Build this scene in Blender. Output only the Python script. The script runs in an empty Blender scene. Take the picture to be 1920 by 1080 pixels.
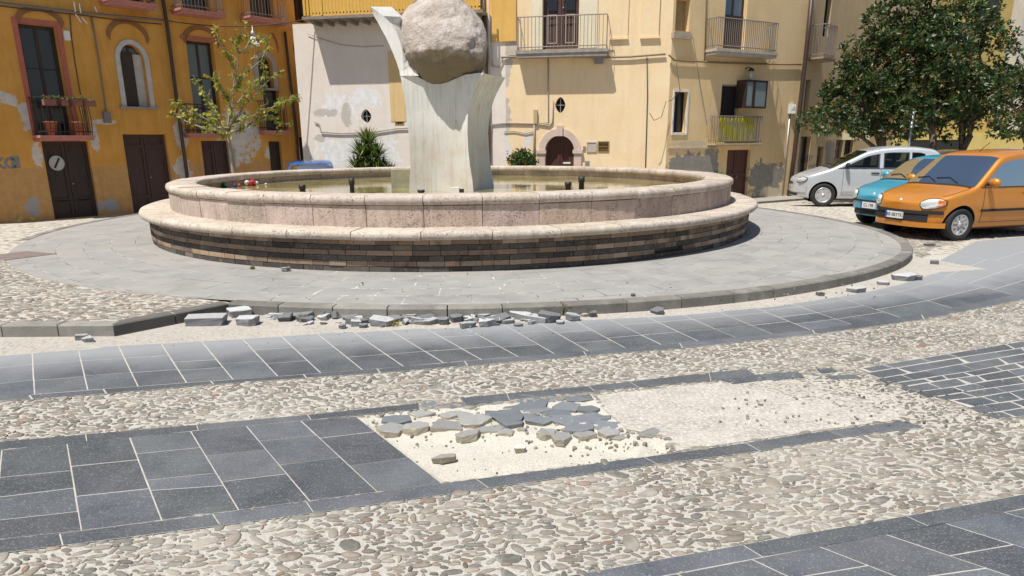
import bpy, bmesh, math, random
import numpy as np
from mathutils import Vector, Matrix, noise as mnoise
random.seed(7); rnd = random.random
def ru(a, b): return a + (b - a) * rnd()
C = bpy.context.scene.collection
SC = bpy.context.scene
PI = math.pi

# ------------------------------------------------------------------ camera
EYE = 1.70; FL = 1280.887; CY = 608.682; PITCH = 0.264; ROLL = -0.006
_cp, _sp = math.cos(PITCH), math.sin(PITCH)
_fw = np.array([0, _cp, -_sp]); _up = np.array([0, _sp, _cp]); _rt = np.array([1., 0, 0])
_r2 = _rt * math.cos(ROLL) + _up * math.sin(ROLL); _u2 = -_rt * math.sin(ROLL) + _up * math.cos(ROLL)
cam = bpy.data.cameras.new('camera'); camo = bpy.data.objects.new('camera', cam); C.objects.link(camo)
M = Matrix(((_r2[0], _u2[0], -_fw[0], 0), (_r2[1], _u2[1], -_fw[1], 0), (_r2[2], _u2[2], -_fw[2], EYE), (0, 0, 0, 1)))
camo.matrix_world = M
cam.sensor_width = 36; cam.lens = FL / 1920 * 36; cam.shift_y = (CY - 540) / 1920
cam.clip_start = 0.05; cam.clip_end = 500
SC.camera = camo
# ------------------------------------------------------------------ light
Lx, Ly, Lz = 0.27, 0.305, -0.90
w = bpy.data.worlds.new('World'); SC.world = w; w.use_nodes = True
nt = w.node_tree; nt.nodes.clear()
sky = nt.nodes.new('ShaderNodeTexSky'); sky.sky_type = 'NISHITA'; sky.sun_disc = False
sky.sun_elevation = math.asin(-Lz / math.sqrt(Lx*Lx+Ly*Ly+Lz*Lz)); sky.sun_rotation = math.atan2(-Lx, -Ly)
bg = nt.nodes.new('ShaderNodeBackground'); bg.inputs[1].default_value = 0.085
ow = nt.nodes.new('ShaderNodeOutputWorld'); nt.links.new(sky.outputs[0], bg.inputs[0]); nt.links.new(bg.outputs[0], ow.inputs[0])
sl = bpy.data.lights.new('sun', 'SUN'); sl.energy = 4.9; sl.angle = math.radians(0.53); sl.color = (1, .955, .88)
so = bpy.data.objects.new('sun', sl); C.objects.link(so)
so.rotation_euler = Vector((Lx, Ly, Lz)).to_track_quat('-Z', 'Y').to_euler(); so.location = (-20, -20, 60)
SC.view_settings.view_transform = 'Standard'; SC.view_settings.look = 'None'
SC.view_settings.exposure = 0.24; SC.view_settings.gamma = 1; SC.view_settings.use_curve_mapping = False
SC.render.engine = 'CYCLES'

# ------------------------------------------------------------------ pixel of the 1920x1080 photograph -> place
def ray(px, py):
    return _fw * FL + _r2 * (px - 960) - _u2 * (py - CY)
def U(px, py, z=0.0):
    d = ray(px, py); t = (z - EYE) / d[2]
    return Vector((d[0] * t, d[1] * t, z))
def OY(px, py, y):
    d = ray(px, py); t = y / d[1]
    return Vector((d[0] * t, y, EYE + d[2] * t))
def PRJ(p):
    v = np.array(p) - np.array([0, 0, EYE]); q = v @ _fw
    return 960 + FL * (v @ _r2) / q, CY - FL * (v @ _u2) / q
def sstep(a, b, x):
    t = min(1, max(0, (x - a) / (b - a))); return t * t * (3 - 2 * t)
def zt(x, y):
    return -0.36 * sstep(15.5, 20.5, y - 0.25 * x)
def UT(px, py):
    z = 0
    for _ in range(12):
        p = U(px, py, z); z = .5 * z + .5 * zt(p.x, p.y)
    return Vector((p.x, p.y, zt(p.x, p.y)))

# ------------------------------------------------------------------ object helpers
def link(o, parent=None):
    C.objects.link(o)
    if parent is not None: o.parent = parent
    return o
def tag(o, label=None, cat=None, group=None, kind=None):
    if label: o['label'] = label
    if cat: o['category'] = cat
    if group: o['group'] = group
    if kind: o['kind'] = kind
    return o
def empty(name, loc=(0, 0, 0), rz=0, **k):
    o = bpy.data.objects.new(name, None); o.location = loc; o.rotation_euler = (0, 0, rz); o.empty_display_size = .2
    link(o); return tag(o, **k)
def copy_tree(o, parent=None):
    c = o.copy(); C.objects.link(c); c.parent = parent
    for ch in list(o.children): copy_tree(ch, c)
    return c
class MB:
    """collects faces; each face may carry a tint (float colour attribute) and a material index"""
    def __init__(s): s.v = []; s.f = []; s.c = []; s.m = []; s.sm = []; s.uv = []
    def add(s, vs, fs, col=(1, 1, 1), mi=0, smooth=False):
        b = len(s.v); s.v += [tuple(v) for v in vs]
        for f in fs: s.f.append([b + i for i in f]); s.c.append(col); s.m.append(mi); s.sm.append(smooth)
        return b
    def quad(s, a, b, c, d, **k): s.add([a, b, c, d], [(0, 1, 2, 3)], **k)
    def box(s, x0, x1, y0, y1, z0, z1, M=None, **k):
        vs = [Vector((x, y, z)) for x in (x0, x1) for y in (y0, y1) for z in (z0, z1)]
        if M is not None: vs = [M @ v for v in vs]
        s.add(vs, [(0, 1, 3, 2), (4, 6, 7, 5), (0, 4, 5, 1), (2, 3, 7, 6), (0, 2, 6, 4), (1, 5, 7, 3)], **k)
    def prism(s, poly, z0, z1, bev=0, **k):
        n = len(poly); vs = [(p[0], p[1], z0) for p in poly]; 
        if bev:
            q = inset(poly, bev)
            vs += [(p[0], p[1], z1 - bev) for p in poly] + [(p[0], p[1], z1) for p in q]
            fs = [(i, (i+1) % n, n+(i+1) % n, n+i) for i in range(n)] + [(n+i, n+(i+1) % n, 2*n+(i+1) % n, 2*n+i) for i in range(n)] + [tuple(range(2*n, 3*n))]
        else:
            vs += [(p[0], p[1], z1) for p in poly]
            fs = [(i, (i+1) % n, n+(i+1) % n, n+i) for i in range(n)] + [tuple(range(n, 2*n))]
        fs.append(tuple(range(n-1, -1, -1)))
        s.add(vs, fs, **k)
    def tube(s, pts, r, n=6, cap=True, smooth=True, **k):
        pts = [Vector(p) for p in pts]; rs = r if isinstance(r, (list, tuple)) else [r] * len(pts)
        vs = []; fs = []; prev = None
        for i, p in enumerate(pts):
            d = (pts[min(i+1, len(pts)-1)] - pts[max(i-1, 0)]).normalized()
            if prev is None: a = d.orthogonal().normalized()
            else: a = (prev - d * prev.dot(d)).normalized()
            prev = a; b = d.cross(a)
            for j in range(n):
                t = 2 * PI * j / n; vs.append(p + (a * math.cos(t) + b * math.sin(t)) * rs[i])
        for i in range(len(pts) - 1):
            for j in range(n): fs.append((i*n+j, i*n+(j+1) % n, (i+1)*n+(j+1) % n, (i+1)*n+j))
        if cap: fs.append(tuple(range(n-1, -1, -1))); fs.append(tuple(range((len(pts)-1)*n, len(pts)*n)))
        s.add(vs, fs, smooth=smooth, **k)
    def lathe(s, prof, n=24, M=None, smooth=True, **k):
        vs = []; fs = []
        for r, z in prof:
            for j in range(n):
                t = 2*PI*j/n; v = Vector((r*math.cos(t), r*math.sin(t), z)); vs.append(M @ v if M is not None else v)
        for i in range(len(prof)-1):
            for j in range(n): fs.append((i*n+j, i*n+(j+1) % n, (i+1)*n+(j+1) % n, (i+1)*n+j))
        if prof[0][0] > 1e-4: fs.append(tuple(range(n-1, -1, -1)))
        if prof[-1][0] > 1e-4: fs.append(tuple(range((len(prof)-1)*n, len(prof)*n)))
        s.add(vs, fs, smooth=smooth, **k)
    def grid(s, fn, nu, nv, smooth=True, flip=False, **k):
        vs = [fn(i/nu, j/nv) for j in range(nv+1) for i in range(nu+1)]
        fs = [(j*(nu+1)+i, j*(nu+1)+i+1, (j+1)*(nu+1)+i+1, (j+1)*(nu+1)+i) for j in range(nv) for i in range(nu)]
        if flip: fs = [f[::-1] for f in fs]
        s.add(vs, fs, smooth=smooth, **k)
    def build(s, name, mats, parent=None, loc=None, uvf=None, vattr=None):
        me = bpy.data.meshes.new(name); me.from_pydata(s.v, [], s.f)
        if not isinstance(mats, (list, tuple)): mats = [mats]
        for m in mats: me.materials.append(m)
        me.polygons.foreach_set('material_index', s.m); me.polygons.foreach_set('use_smooth', s.sm)
        at = me.color_attributes.new('tint', 'FLOAT_COLOR', 'CORNER')
        cols = []
        for p, c in zip(me.polygons, s.c):
            c4 = (c[0], c[1], c[2], 1.0)
            cols += list(c4) * len(p.vertices)
        at.data.foreach_set('color', cols)
        if uvf:
            uv = me.uv_layers.new(name='UVMap'); dat = []
            for l in me.loops: dat += uvf(me.vertices[l.vertex_index].co)
            uv.data.foreach_set('uv', dat)
        if vattr:
            for nm, fn in vattr.items():
                a = me.attributes.new(nm, 'FLOAT', 'POINT'); a.data.foreach_set('value', [fn(v.co) for v in me.vertices])
        me.validate(); me.update()
        o = bpy.data.objects.new(name, me)
        if loc is not None: o.location = loc
        link(o, parent); return o
def inset(poly, d):
    n = len(poly); out = []
    A = sum(poly[i][0]*poly[(i+1) % n][1] - poly[(i+1) % n][0]*poly[i][1] for i in range(n)); sg = 1 if A > 0 else -1
    for i in range(n):
        p0, p1, p2 = [Vector((poly[(i+k) % n][0], poly[(i+k) % n][1])) for k in (-1, 0, 1)]
        e1 = (p1-p0).normalized(); e2 = (p2-p1).normalized()
        n1 = Vector((-e1.y, e1.x))*sg; n2 = Vector((-e2.y, e2.x))*sg
        b = n1+n2; l = b.length
        if l < 1e-4: out.append(tuple(p1 + n1*d)); continue
        b /= l; k = d / max(.35, b.dot(n1)); out.append(tuple(p1 + b*k))
    return out
def pip(x, y, poly):
    c = False; n = len(poly); j = n-1
    for i in range(n):
        xi, yi = poly[i][0], poly[i][1]; xj, yj = poly[j][0], poly[j][1]
        if (yi > y) != (yj > y) and x < (xj-xi)*(y-yi)/(yj-yi+1e-12)+xi: c = not c
        j = i
    return c
def bool_cut(o, cutters):
    bpy.context.view_layer.update()
    for c in cutters:
        m = o.modifiers.new('b', 'BOOLEAN'); m.operation = 'DIFFERENCE'; m.object = c; m.solver = 'EXACT'
    dg = bpy.context.evaluated_depsgraph_get(); me = bpy.data.meshes.new_from_object(o.evaluated_get(dg))
    o.modifiers.clear(); o.data = me
    for c in cutters: bpy.data.objects.remove(c)
def text_mesh(name, txt, size, mat, parent, loc, rot, ext=.002, align='CENTER', bold=0):
    cu = bpy.data.curves.new(name, 'FONT'); cu.body = txt; cu.size = size; cu.extrude = ext; cu.align_x = align; cu.align_y = 'CENTER'; cu.offset = bold
    t = bpy.data.objects.new(name, cu); C.objects.link(t)
    bpy.context.view_layer.update()
    me = bpy.data.meshes.new_from_object(t.evaluated_get(bpy.context.evaluated_depsgraph_get()))
    bpy.data.objects.remove(t); me.materials.clear(); me.materials.append(mat)
    o = bpy.data.objects.new(name, me); o.location = loc; o.rotation_euler = rot; link(o, parent); return o

# ------------------------------------------------------------------ materials
class NT:
    def __init__(s, name):
        s.m = bpy.data.materials.new(name); s.m.use_nodes = True; s.t = s.m.node_tree; s.t.nodes.clear()
        s.out = s.t.nodes.new('ShaderNodeOutputMaterial'); s.b = s.t.nodes.new('ShaderNodeBsdfPrincipled'); s.t.links.new(s.b.outputs[0], s.out.inputs[0])
        s.co = s.t.nodes.new('ShaderNodeTexCoord').outputs['Object']
    def n(s, ty, props=None, **ins):
        q = s.t.nodes.new('ShaderNode' + ty)
        for k, v in (props or {}).items(): setattr(q, k, v)
        for k, v in ins.items():
            k = k.replace('_', ' ')
            i = q.inputs[int(k[1:])] if k[0] == 'i' and k[1:].isdigit() else q.inputs[k]
            s.set(i, v)
        return q
    def set(s, i, v):
        if isinstance(v, bpy.types.NodeSocket): s.t.links.new(v, i)
        elif isinstance(v, bpy.types.Node): s.t.links.new(v.outputs[0], i)
        else:
            if isinstance(v, (tuple, list)) and len(v) == 3 and i.type == 'RGBA': v = (*v, 1)
            i.default_value = v
    def noise(s, scale, detail=4, rough=.55, vec=None, dist=0):
        return s.n('TexNoise', Vector=vec or s.co, Scale=scale, Detail=detail, Roughness=rough, Distortion=dist).outputs['Fac']
    def vor(s, scale, vec=None, feat='F1', out='Distance', rand=1):
        return s.n('TexVoronoi', {'feature': feat}, Vector=vec or s.co, Scale=scale, Randomness=rand).outputs[out]
    def ramp(s, x, pts):
        q = s.n('ValToRGB', i0=x); cr = q.color_ramp
        while len(cr.elements) < len(pts): cr.elements.new(.5)
        for e, (p, c) in zip(cr.elements, pts):
            e.position = p; e.color = (c, c, c, 1) if not isinstance(c, (tuple, list)) else (*c, 1)
        return q.outputs[0]
    def mix(s, f, a, b, mode='MIX'):
        q = s.n('Mix', {'data_type': 'RGBA', 'blend_type': mode, 'clamp_factor': True})
        s.set(q.inputs[0], f); s.set(q.inputs[6], a); s.set(q.inputs[7], b); return q.outputs[2]
    def math(s, op, a, b=0.0, c=0.0, clamp=False):
        q = s.n('Math', {'operation': op, 'use_clamp': clamp}); s.set(q.inputs[0], a); s.set(q.inputs[1], b); s.set(q.inputs[2], c); return q.outputs[0]
    def mapr(s, x, a, b, c=0., d=1.):
        return s.n('MapRange', Value=x, i1=a, i2=b, i3=c, i4=d).outputs[0]
    def scale(s, v, sc, loc=(0, 0, 0)):
        return s.n('Mapping', Vector=v, Scale=sc, Location=loc).outputs[0]
    def sep(s, v): return s.n('SeparateXYZ', Vector=v).outputs
    def attr(s, nm, out='Color'): return s.n('Attribute', {'attribute_name': nm}).outputs[out]
    def bump(s, h, strength=.5, dist=.01, nrm=None):
        q = s.n('Bump', Height=h, Strength=strength, Distance=dist)
        if nrm: s.set(q.inputs['Normal'], nrm)
        return q.outputs[0]
    def fin(s, col, rough=.8, bump=None, metal=0, spec=None, **k):
        s.set(s.b.inputs['Base Color'], col); s.set(s.b.inputs['Roughness'], rough); s.set(s.b.inputs['Metallic'], metal)
        if bump: s.set(s.b.inputs['Normal'], bump)
        if spec is not None: s.set(s.b.inputs['Specular IOR Level'], spec)
        for a, v in k.items(): s.set(s.b.inputs[a.replace('_', ' ')], v)
        return s.m
    def blobs(s, lst, nz, amp=.5):
        amp = amp*2.6
        """max of soft blobs in local (x, z): list of (x, z, rx, rz)"""
        X, Y, Z = s.sep(s.co); acc = None
        for (bx, bz, rx, rz) in lst:
            dx = s.math('DIVIDE', s.math('SUBTRACT', X, bx), rx); dz = s.math('DIVIDE', s.math('SUBTRACT', Z, bz), rz)
            r = s.math('ADD', s.math('MULTIPLY', dx, dx), s.math('MULTIPLY', dz, dz)); v = s.math('SUBTRACT', 1.0, r)
            acc = v if acc is None else s.math('MAXIMUM', acc, v)
        v = s.math('ADD', acc, s.math('MULTIPLY', s.math('SUBTRACT', nz, .5), amp * 4))
        return s.mapr(v, .30, .40)
def simple(name, col, rough=.7, var=.15, sc=8, bump=.15, metal=0, tint=False, spec=None, bd=.01, **k):
    t = NT(name); n = t.noise(sc, 6, .6)
    c = t.mix(t.mapr(n, .25, .75), tuple(x*(1-var) for x in col), tuple(min(1, x*(1+var)) for x in col))
    if tint: c = t.mix(1.0, c, t.attr('tint'), 'MULTIPLY')
    return t.fin(c, rough, t.bump(t.noise(sc*6, 4), bump, bd) if bump else None, metal, spec, **k)
MT = {}
def stone_slab():
    t = NT('lava_stone_slab'); n = t.noise(3, 5); f = t.noise(105, 3, .8); 
    c = t.mix(t.mapr(n, .3, .7), (.058, .066, .076), (.105, .114, .125)); c = t.mix(t.mapr(t.noise(.9, 6, .7), .48, .72, 0, .5), c, (.15, .155, .155))
    c = t.mix(1.0, c, t.attr('tint'), 'MULTIPLY')
    c = t.mix(t.mapr(f, .56, .66, 0, .75), c, (.27, .285, .30))
    d = t.attr('dust', 'Fac'); dm = t.mapr(t.math('ADD', d, t.math('MULTIPLY', t.math('SUBTRACT', t.noise(t_sc := 1.7, 5, .6), .5), .55)), .30, .95)
    str_ = t.noise(30, 3, .6, t.scale(t.co, (.25, 2, 1)))
    c = t.mix(t.math('MULTIPLY', t.mapr(str_, .55, .8), .25), c, (.26, .27, .29))
    c = t.mix(dm, c, (.27, .28, .29))
    return t.fin(c, .72, t.bump(t.noise(320, 3), .25, .002), spec=.35)
MT['slab'] = stone_slab()
def mortar():
    t = NT('white_mortar'); n = t.noise(14, 5); c = t.mix(n, (.26, .25, .225), (.60, .57, .51))
    return t.fin(c, .95, t.bump(t.noise(120, 4), .5, .004))
MT['mortar'] = mortar()
def cobble_ground():
    t = NT('cobbled_ground')
    wv = t.n('VectorMath', {'operation': 'ADD'}, i0=t.co, i1=t.n('VectorMath', {'operation': 'SCALE'}, i0=t.n('TexNoise', Vector=t.co, Scale=6.0, Detail=2.0).outputs['Color'], Scale=.06).outputs[0]).outputs[0]
    v = t.scale(wv, (8.5, 13, 8))
    d = t.vor(1, v); cc = t.n('TexVoronoi', Vector=v, Scale=1.0).outputs['Color']
    h = t.sep(cc)[0]
    col = t.ramp(h, [(0, (.15, .14, .115)), (.25, (.26, .24, .20)), (.5, (.32, .285, .235)), (.7, (.22, .17, .13)), (.85, (.34, .31, .27)), (1, (.18, .18, .155))])
    big = t.noise(.8, 4)
    mor = t.mix(t.noise(40, 5), (.38, .35, .29), (.56, .52, .445))
    m = t.mapr(t.math('ADD', d, t.math('MULTIPLY', t.math('SUBTRACT', t.noise(22, 3), .5), .3)), .38, .50)
    c = t.mix(m, col, mor); c = t.mix(t.mapr(big, .45, .75, 0, .5), c, (.44, .39, .33))
    return t.fin(c, .9, t.bump(t.math('SUBTRACT', 1.0, t.math('MAXIMUM', d, .25)), .7, .03))
MT['cobble'] = cobble_ground()
def mortar_bed():
    t = NT('mortar_bed'); n = t.noise(60, 6, .7); b = t.noise(2.2, 4)
    c = t.mix(t.mapr(n, .3, .7), (.33, .315, .28), (.62, .595, .54)); c = t.mix(t.mapr(b, .4, .7), c, (.46, .435, .385))
    v = t.vor(95); c = t.mix(t.mapr(v, .12, .3, .7, 0), c, (.30, .27, .22))
    return t.fin(c, .95, t.bump(t.math('ADD', n, t.noise(18, 4)), .8, .012))
MT['bed'] = mortar_bed()
def pebble():
    t = NT('river_pebble'); a = t.attr('tint'); n = t.noise(45, 5, .6)
    c = t.mix(1.0, a, t.mix(n, (.40, .39, .375), (.86, .83, .79)), 'MULTIPLY')
    d = t.noise(9, 5, .65); c = t.mix(t.mapr(d, .50, .70, 0, .6), c, (.44, .42, .375)); c = t.mix(t.mapr(t.noise(.9, 5, .65), .48, .68, 0, .45), c, (.47, .44, .385)); c = t.mix(t.mapr(t.noise(1.6, 5, .7, t.scale(t.co, (1, 1, 1), (9, 2, 0))), .52, .70, 0, .45), c, (.17, .16, .14))
    return t.fin(c, .75, t.bump(t.noise(90, 4), .3, .004))
MT['pebble'] = pebble()
def sand():
    t = NT('pale_sand'); n = t.noise(70, 5, .7); g = t.noise(2.5, 4)
    c = t.mix(t.mapr(n, .3, .7), (.45, .42, .355), (.66, .625, .545)); c = t.mix(t.mapr(g, .45, .65, 0, .7), c, (.56, .53, .47))
    c = t.mix(t.mapr(t.vor(60), .10, .22, .55, 0), c, (.30, .26, .2))
    return t.fin(c, 1, t.bump(t.math('ADD', n, t.noise(12, 5)), .9, .012))
MT['sand'] = sand()
def paving():
    t = NT('grey_ring_paving'); uv = t.n('UVMap').outputs[0]
    wv = t.n('VectorMath', {'operation': 'ADD'}, i0=uv, i1=t.n('VectorMath', {'operation': 'SCALE'}, i0=t.n('TexNoise', Vector=uv, Scale=2.0).outputs['Color'], Scale=.03).outputs[0]).outputs[0]
    b = t.n('TexBrick', {'offset': .5}, Vector=wv, Scale=1.0, i1=(0, 0, 0), i2=(1, 1, 1), i3=(.5, .5, .5))
    b.inputs['Mortar Size'].default_value = .008; b.inputs['Mortar Smooth'].default_value = .3; b.inputs['Brick Width'].default_value = .62; b.inputs['Row Height'].default_value = .36
    r = t.sep(b.outputs[0])[0]; fac = b.outputs['Fac']
    c = t.mix(r, (.225, .222, .212), (.275, .27, .26)); n = t.noise(2.4, 6, .6)
    c = t.mix(t.mapr(n, .35, .7), c, (.33, .32, .30)); c = t.mix(t.mapr(t.noise(.7, 4), .45, .7, 0, .5), c, (.36, .34, .31))
    c = t.mix(t.mapr(t.noise(90, 3), .55, .75, 0, .35), c, (.16, .16, .16))
    X = t.sep(t.co); dx = t.math('SUBTRACT', X[0], .25); dy = t.math('ADD', X[1], 6.35)
    rr = t.math('ADD', t.math('MULTIPLY', t.math('MULTIPLY', dx, dx), .12), t.math('MULTIPLY', t.math('MULTIPLY', dy, dy), .6))
    ms = t.math('MULTIPLY', t.mapr(t.math('ADD', t.math('SUBTRACT', 1.0, rr), t.math('MULTIPLY', t.math('SUBTRACT', t.noise(6, 3), .5), 3.5)), .7, 1.1), t.mapr(t.noise(4.5, 3, .7), .46, .58))
    jc = t.mix(ms, t.mix(t.mapr(t.noise(3.3, 4), .4, .62), (.42, .41, .385), (.11, .105, .10)), (.80, .76, .68))
    c = t.mix(fac, c, jc)
    sp = t.math('MULTIPLY', ms, t.mapr(t.noise(11, 4, .7, t.scale(t.co, (1, .5, 1))), .63, .7)); c = t.mix(sp, c, (.78, .74, .68))
    return t.fin(c, .85, t.bump(t.math('SUBTRACT', t.noise(60, 4), t.math('MULTIPLY', fac, 1.5)), .35, .006))
MT['paving'] = paving()
def kerbm():
    t = NT('kerb_stone'); n = t.noise(5, 6, .65); g = t.n('NewGeometry').outputs['Normal']
    c = t.mix(t.mapr(n, .3, .7), (.13, .125, .115), (.20, .19, .175)); c = t.mix(1.0, c, t.attr('tint'), 'MULTIPLY')
    c = t.mix(t.mapr(t.noise(3, 5), .55, .75, 0, .6), c, (.36, .34, .31))
    return t.fin(c, .85, t.bump(t.noise(50, 5), .5, .008))
MT['kerb'] = kerbm()
def plain_tint(name, rough=.8, bump=.3, sc=20, bd=.006, spec=None, metal=0, coat=0):
    t = NT(name); n = t.noise(sc, 6, .6)
    c = t.mix(1.0, t.attr('tint'), t.mix(n, (.75, .75, .75), (1.25, 1.25, 1.25)), 'MULTIPLY')
    return t.fin(c, rough, t.bump(t.noise(sc*3, 5), bump, bd), metal, spec)
MT['tint'] = plain_tint('tinted_stone')
def limestone(name, a, b, c2, dark=.45):
    t = NT(name); n = t.noise(2.2, 6, .65); c = t.mix(t.mapr(n, .3, .7), a, b)
    c = t.mix(1.0, c, t.attr('tint'), 'MULTIPLY')
    X, Y, Z = t.sep(t.co)
    st = t.noise(5, 5, .65, t.scale(t.co, (2, 2, .35)))
    c = t.mix(t.mapr(st, .52, .74, 0, .6), c, c2)
    pit = t.noise(38, 4, .75); big = t.noise(3.2, 4)
    pm = t.math('MULTIPLY', t.mapr(pit, .54, .62), t.mapr(big, .44, .56)); c = t.mix(t.math('MULTIPLY', pm, .85), c, (.10, .08, .065)); v2 = t.noise(16, 6, .8, t.scale(t.co, (1, 1, .3))); c = t.mix(t.mapr(v2, .52, .68, 0, .7), c, (.22, .17, .135)); rs = t.math('MULTIPLY', t.mapr(X, -1.5, 4.5), t.mapr(t.noise(2.3, 5, .65, t.scale(t.co, (1.3, 1.3, .5))), .42, .62)); c = t.mix(t.math('MULTIPLY', rs, .55), c, (.25, .185, .14))
    return t.fin(c, .9, t.bump(t.math('SUBTRACT', t.noise(30, 5), pit), .55, .012))
MT['rose'] = limestone('rose_limestone', (.43, .335, .275), (.60, .50, .425), (.29, .235, .19))
MT['coping'] = limestone('coping_limestone', (.47, .405, .345), (.60, .53, .46), (.30, .255, .21))
def marble():
    t = NT('white_marble'); n = t.noise(1.5, 6, .6); v = t.noise(3, 8, .7, t.scale(t.co, (1.4, 1.4, .5)), 1.2)
    c = t.mix(t.mapr(n, .3, .7), (.68, .675, .635), (.84, .83, .79)); c = t.mix(t.mapr(v, .58, .70, 0, .45), c, (.36, .36, .34))
    X, Y, Z = t.sep(t.co)
    st = t.noise(7, 4, .6, t.scale(t.co, (2.5, 2.5, .12)))
    c = t.mix(t.mapr(st, .50, .68, 0, .5), c, (.46, .42, .32)); s3 = t.noise(14, 5, .7, t.scale(t.co, (3, 3, .10))); c = t.mix(t.mapr(s3, .60, .72, 0, .4), c, (.38, .38, .35))
    low = t.math('MULTIPLY', t.mapr(Z, .75, 1.35, 1, 0), t.mapr(t.noise(3, 4), .3, .7)); c = t.mix(t.math('MULTIPLY', low, .6), c, (.52, .41, .27))
    return t.fin(c, .75, t.bump(t.math('ADD', t.noise(25, 5), t.noise(3, 4)), .35, .01))
MT['marble'] = marble()
def rock():
    t = NT('boulder_rock'); n = t.noise(2.5, 8, .7); c = t.mix(t.mapr(n, .35, .65), (.36, .30, .25), (.62, .55, .49))
    f = t.noise(28, 5, .7); c = t.mix(t.mapr(f, .52, .7, 0, .6), c, (.62, .56, .50)); c = t.mix(t.mapr(t.noise(4, 6, .75), .56, .66, 0, .5), c, (.20, .16, .13))
    X, Y, Z = t.sep(t.co); c = t.mix(t.mapr(t.math('ADD', Z, t.math('MULTIPLY', n, .5)), -.12, .06, .85, 0), c, (.22, .175, .115))  # underside shade painted in: lower part mixed to dark brown
    return t.fin(c, .95, t.bump(t.math('ADD', f, t.math('MULTIPLY', t.noise(9, 6, .7), 2.0)), .8, .04))
MT['rock'] = rock()
def water():
    t = NT('pool_water'); n = t.noise(1.2, 4); m = t.noise(5, 3, .5, t.scale(t.co, (.5, 1.5, 1)))
    c = t.mix(t.mapr(n, .4, .62), (.33, .27, .12), (.16, .145, .035)); c = t.mix(t.mapr(m, .5, .66, 0, .6), c, (.50, .42, .26))
    return t.fin(c, .06, t.bump(t.noise(9, 2), .03, .01), spec=.9)
MT['water'] = water()
MT['black'] = simple('black_rubber', (.018, .018, .018), .8, .1, 20, .1)
MT['dark_iron'] = simple('dark_iron', (.035, .03, .028), .55, .2, 20, .1, metal=.3)
MT['grey_iron'] = simple('grey_painted_iron', (.20, .17, .15), .6, .2, 20, .1)
MT['darkvoid'] = simple('dark_interior', (.012, .011, .011), .9, .2, 4, 0)
MT['white_paint'] = simple('white_paint', (.72, .70, .66), .6, .08, 10, .1)
MT['zinc'] = simple('zinc_pipe', (.36, .36, .36), .45, .12, 12, .08, metal=.6)
MT['brownpipe'] = simple('brown_downpipe', (.055, .033, .025), .5, .2, 10, .05)
MT['wire'] = simple('cable_rubber', (.07, .06, .05), .8, .1, 10, 0)
MT['wood_dark'] = None
def wood(name, a, b):
    t = NT(name); n = t.noise(6, 5, .6, t.scale(t.co, (6, 6, .5))); c = t.mix(t.mapr(n, .3, .7), a, b)
    return t.fin(c, .6, t.bump(n, .3, .006))
MT['wood_dark'] = wood('dark_brown_wood', (.022, .012, .009), (.05, .028, .02))
MT['wood_red'] = wood('red_brown_wood', (.05, .016, .010), (.10, .032, .02))
MT['wood_grey'] = wood('weathered_wood', (.10, .075, .055), (.19, .15, .12))
def glassm(name, col=(.02, .025, .03), rough=.04):
    t = NT(name); return t.fin(col, rough, None, 0, .8)
MT['glass'] = glassm('dark_window_glass', (.008, .009, .01), .25); 
MT['glass2'] = glassm('curtained_glass', (.10, .12, .11), .35)
def clearglass():
    t = NT('clear_car_glass'); t.fin((.02, .03, .03), .02, None, spec=.8)
    tr = t.n('BsdfTransparent', Color=(.36, .42, .42)); fr = t.n('Fresnel', IOR=1.45); f = t.math('MULTIPLY', t.math('ADD', fr.outputs[0], .01), .85, clamp=True); gl = t.n('BsdfGlossy', Color=(.9, .88, .82), Roughness=.02)
    mx = t.n('MixShader', i0=f, i1=tr.outputs[0], i2=gl.outputs[0]); t.t.links.new(mx.outputs[0], t.out.inputs[0]); return t.m
MT['clear'] = clearglass()
MT['foliage'] = None
def leafm(name, rough=.4, tr=.25, spec=.5):
    t = NT(name); a = t.attr('tint'); n = t.noise(3, 3)
    c = t.mix(1.0, a, t.mix(n, (.7, .7, .7), (1.3, 1.3, 1.3)), 'MULTIPLY')
    t.fin(c, rough, None, spec=spec)
    tl = t.n('BsdfTranslucent', Color=c); mx = t.n('MixShader', i0=tr, i1=t.b.outputs[0], i2=tl.outputs[0]); t.t.links.new(mx.outputs[0], t.out.inputs[0])
    return t.m
MT['leaf'] = leafm('glossy_leaf', .42, .12, .45); MT['leaf_thin'] = leafm('thin_leaf', .5, .4, .3)
MT['bark'] = simple('tree_bark', (.12, .095, .07), .95, .35, 14, .6, bd=.02)
MT['bark_pale'] = simple('pale_bark', (.30, .25, .18), .9, .3, 14, .4)
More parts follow.
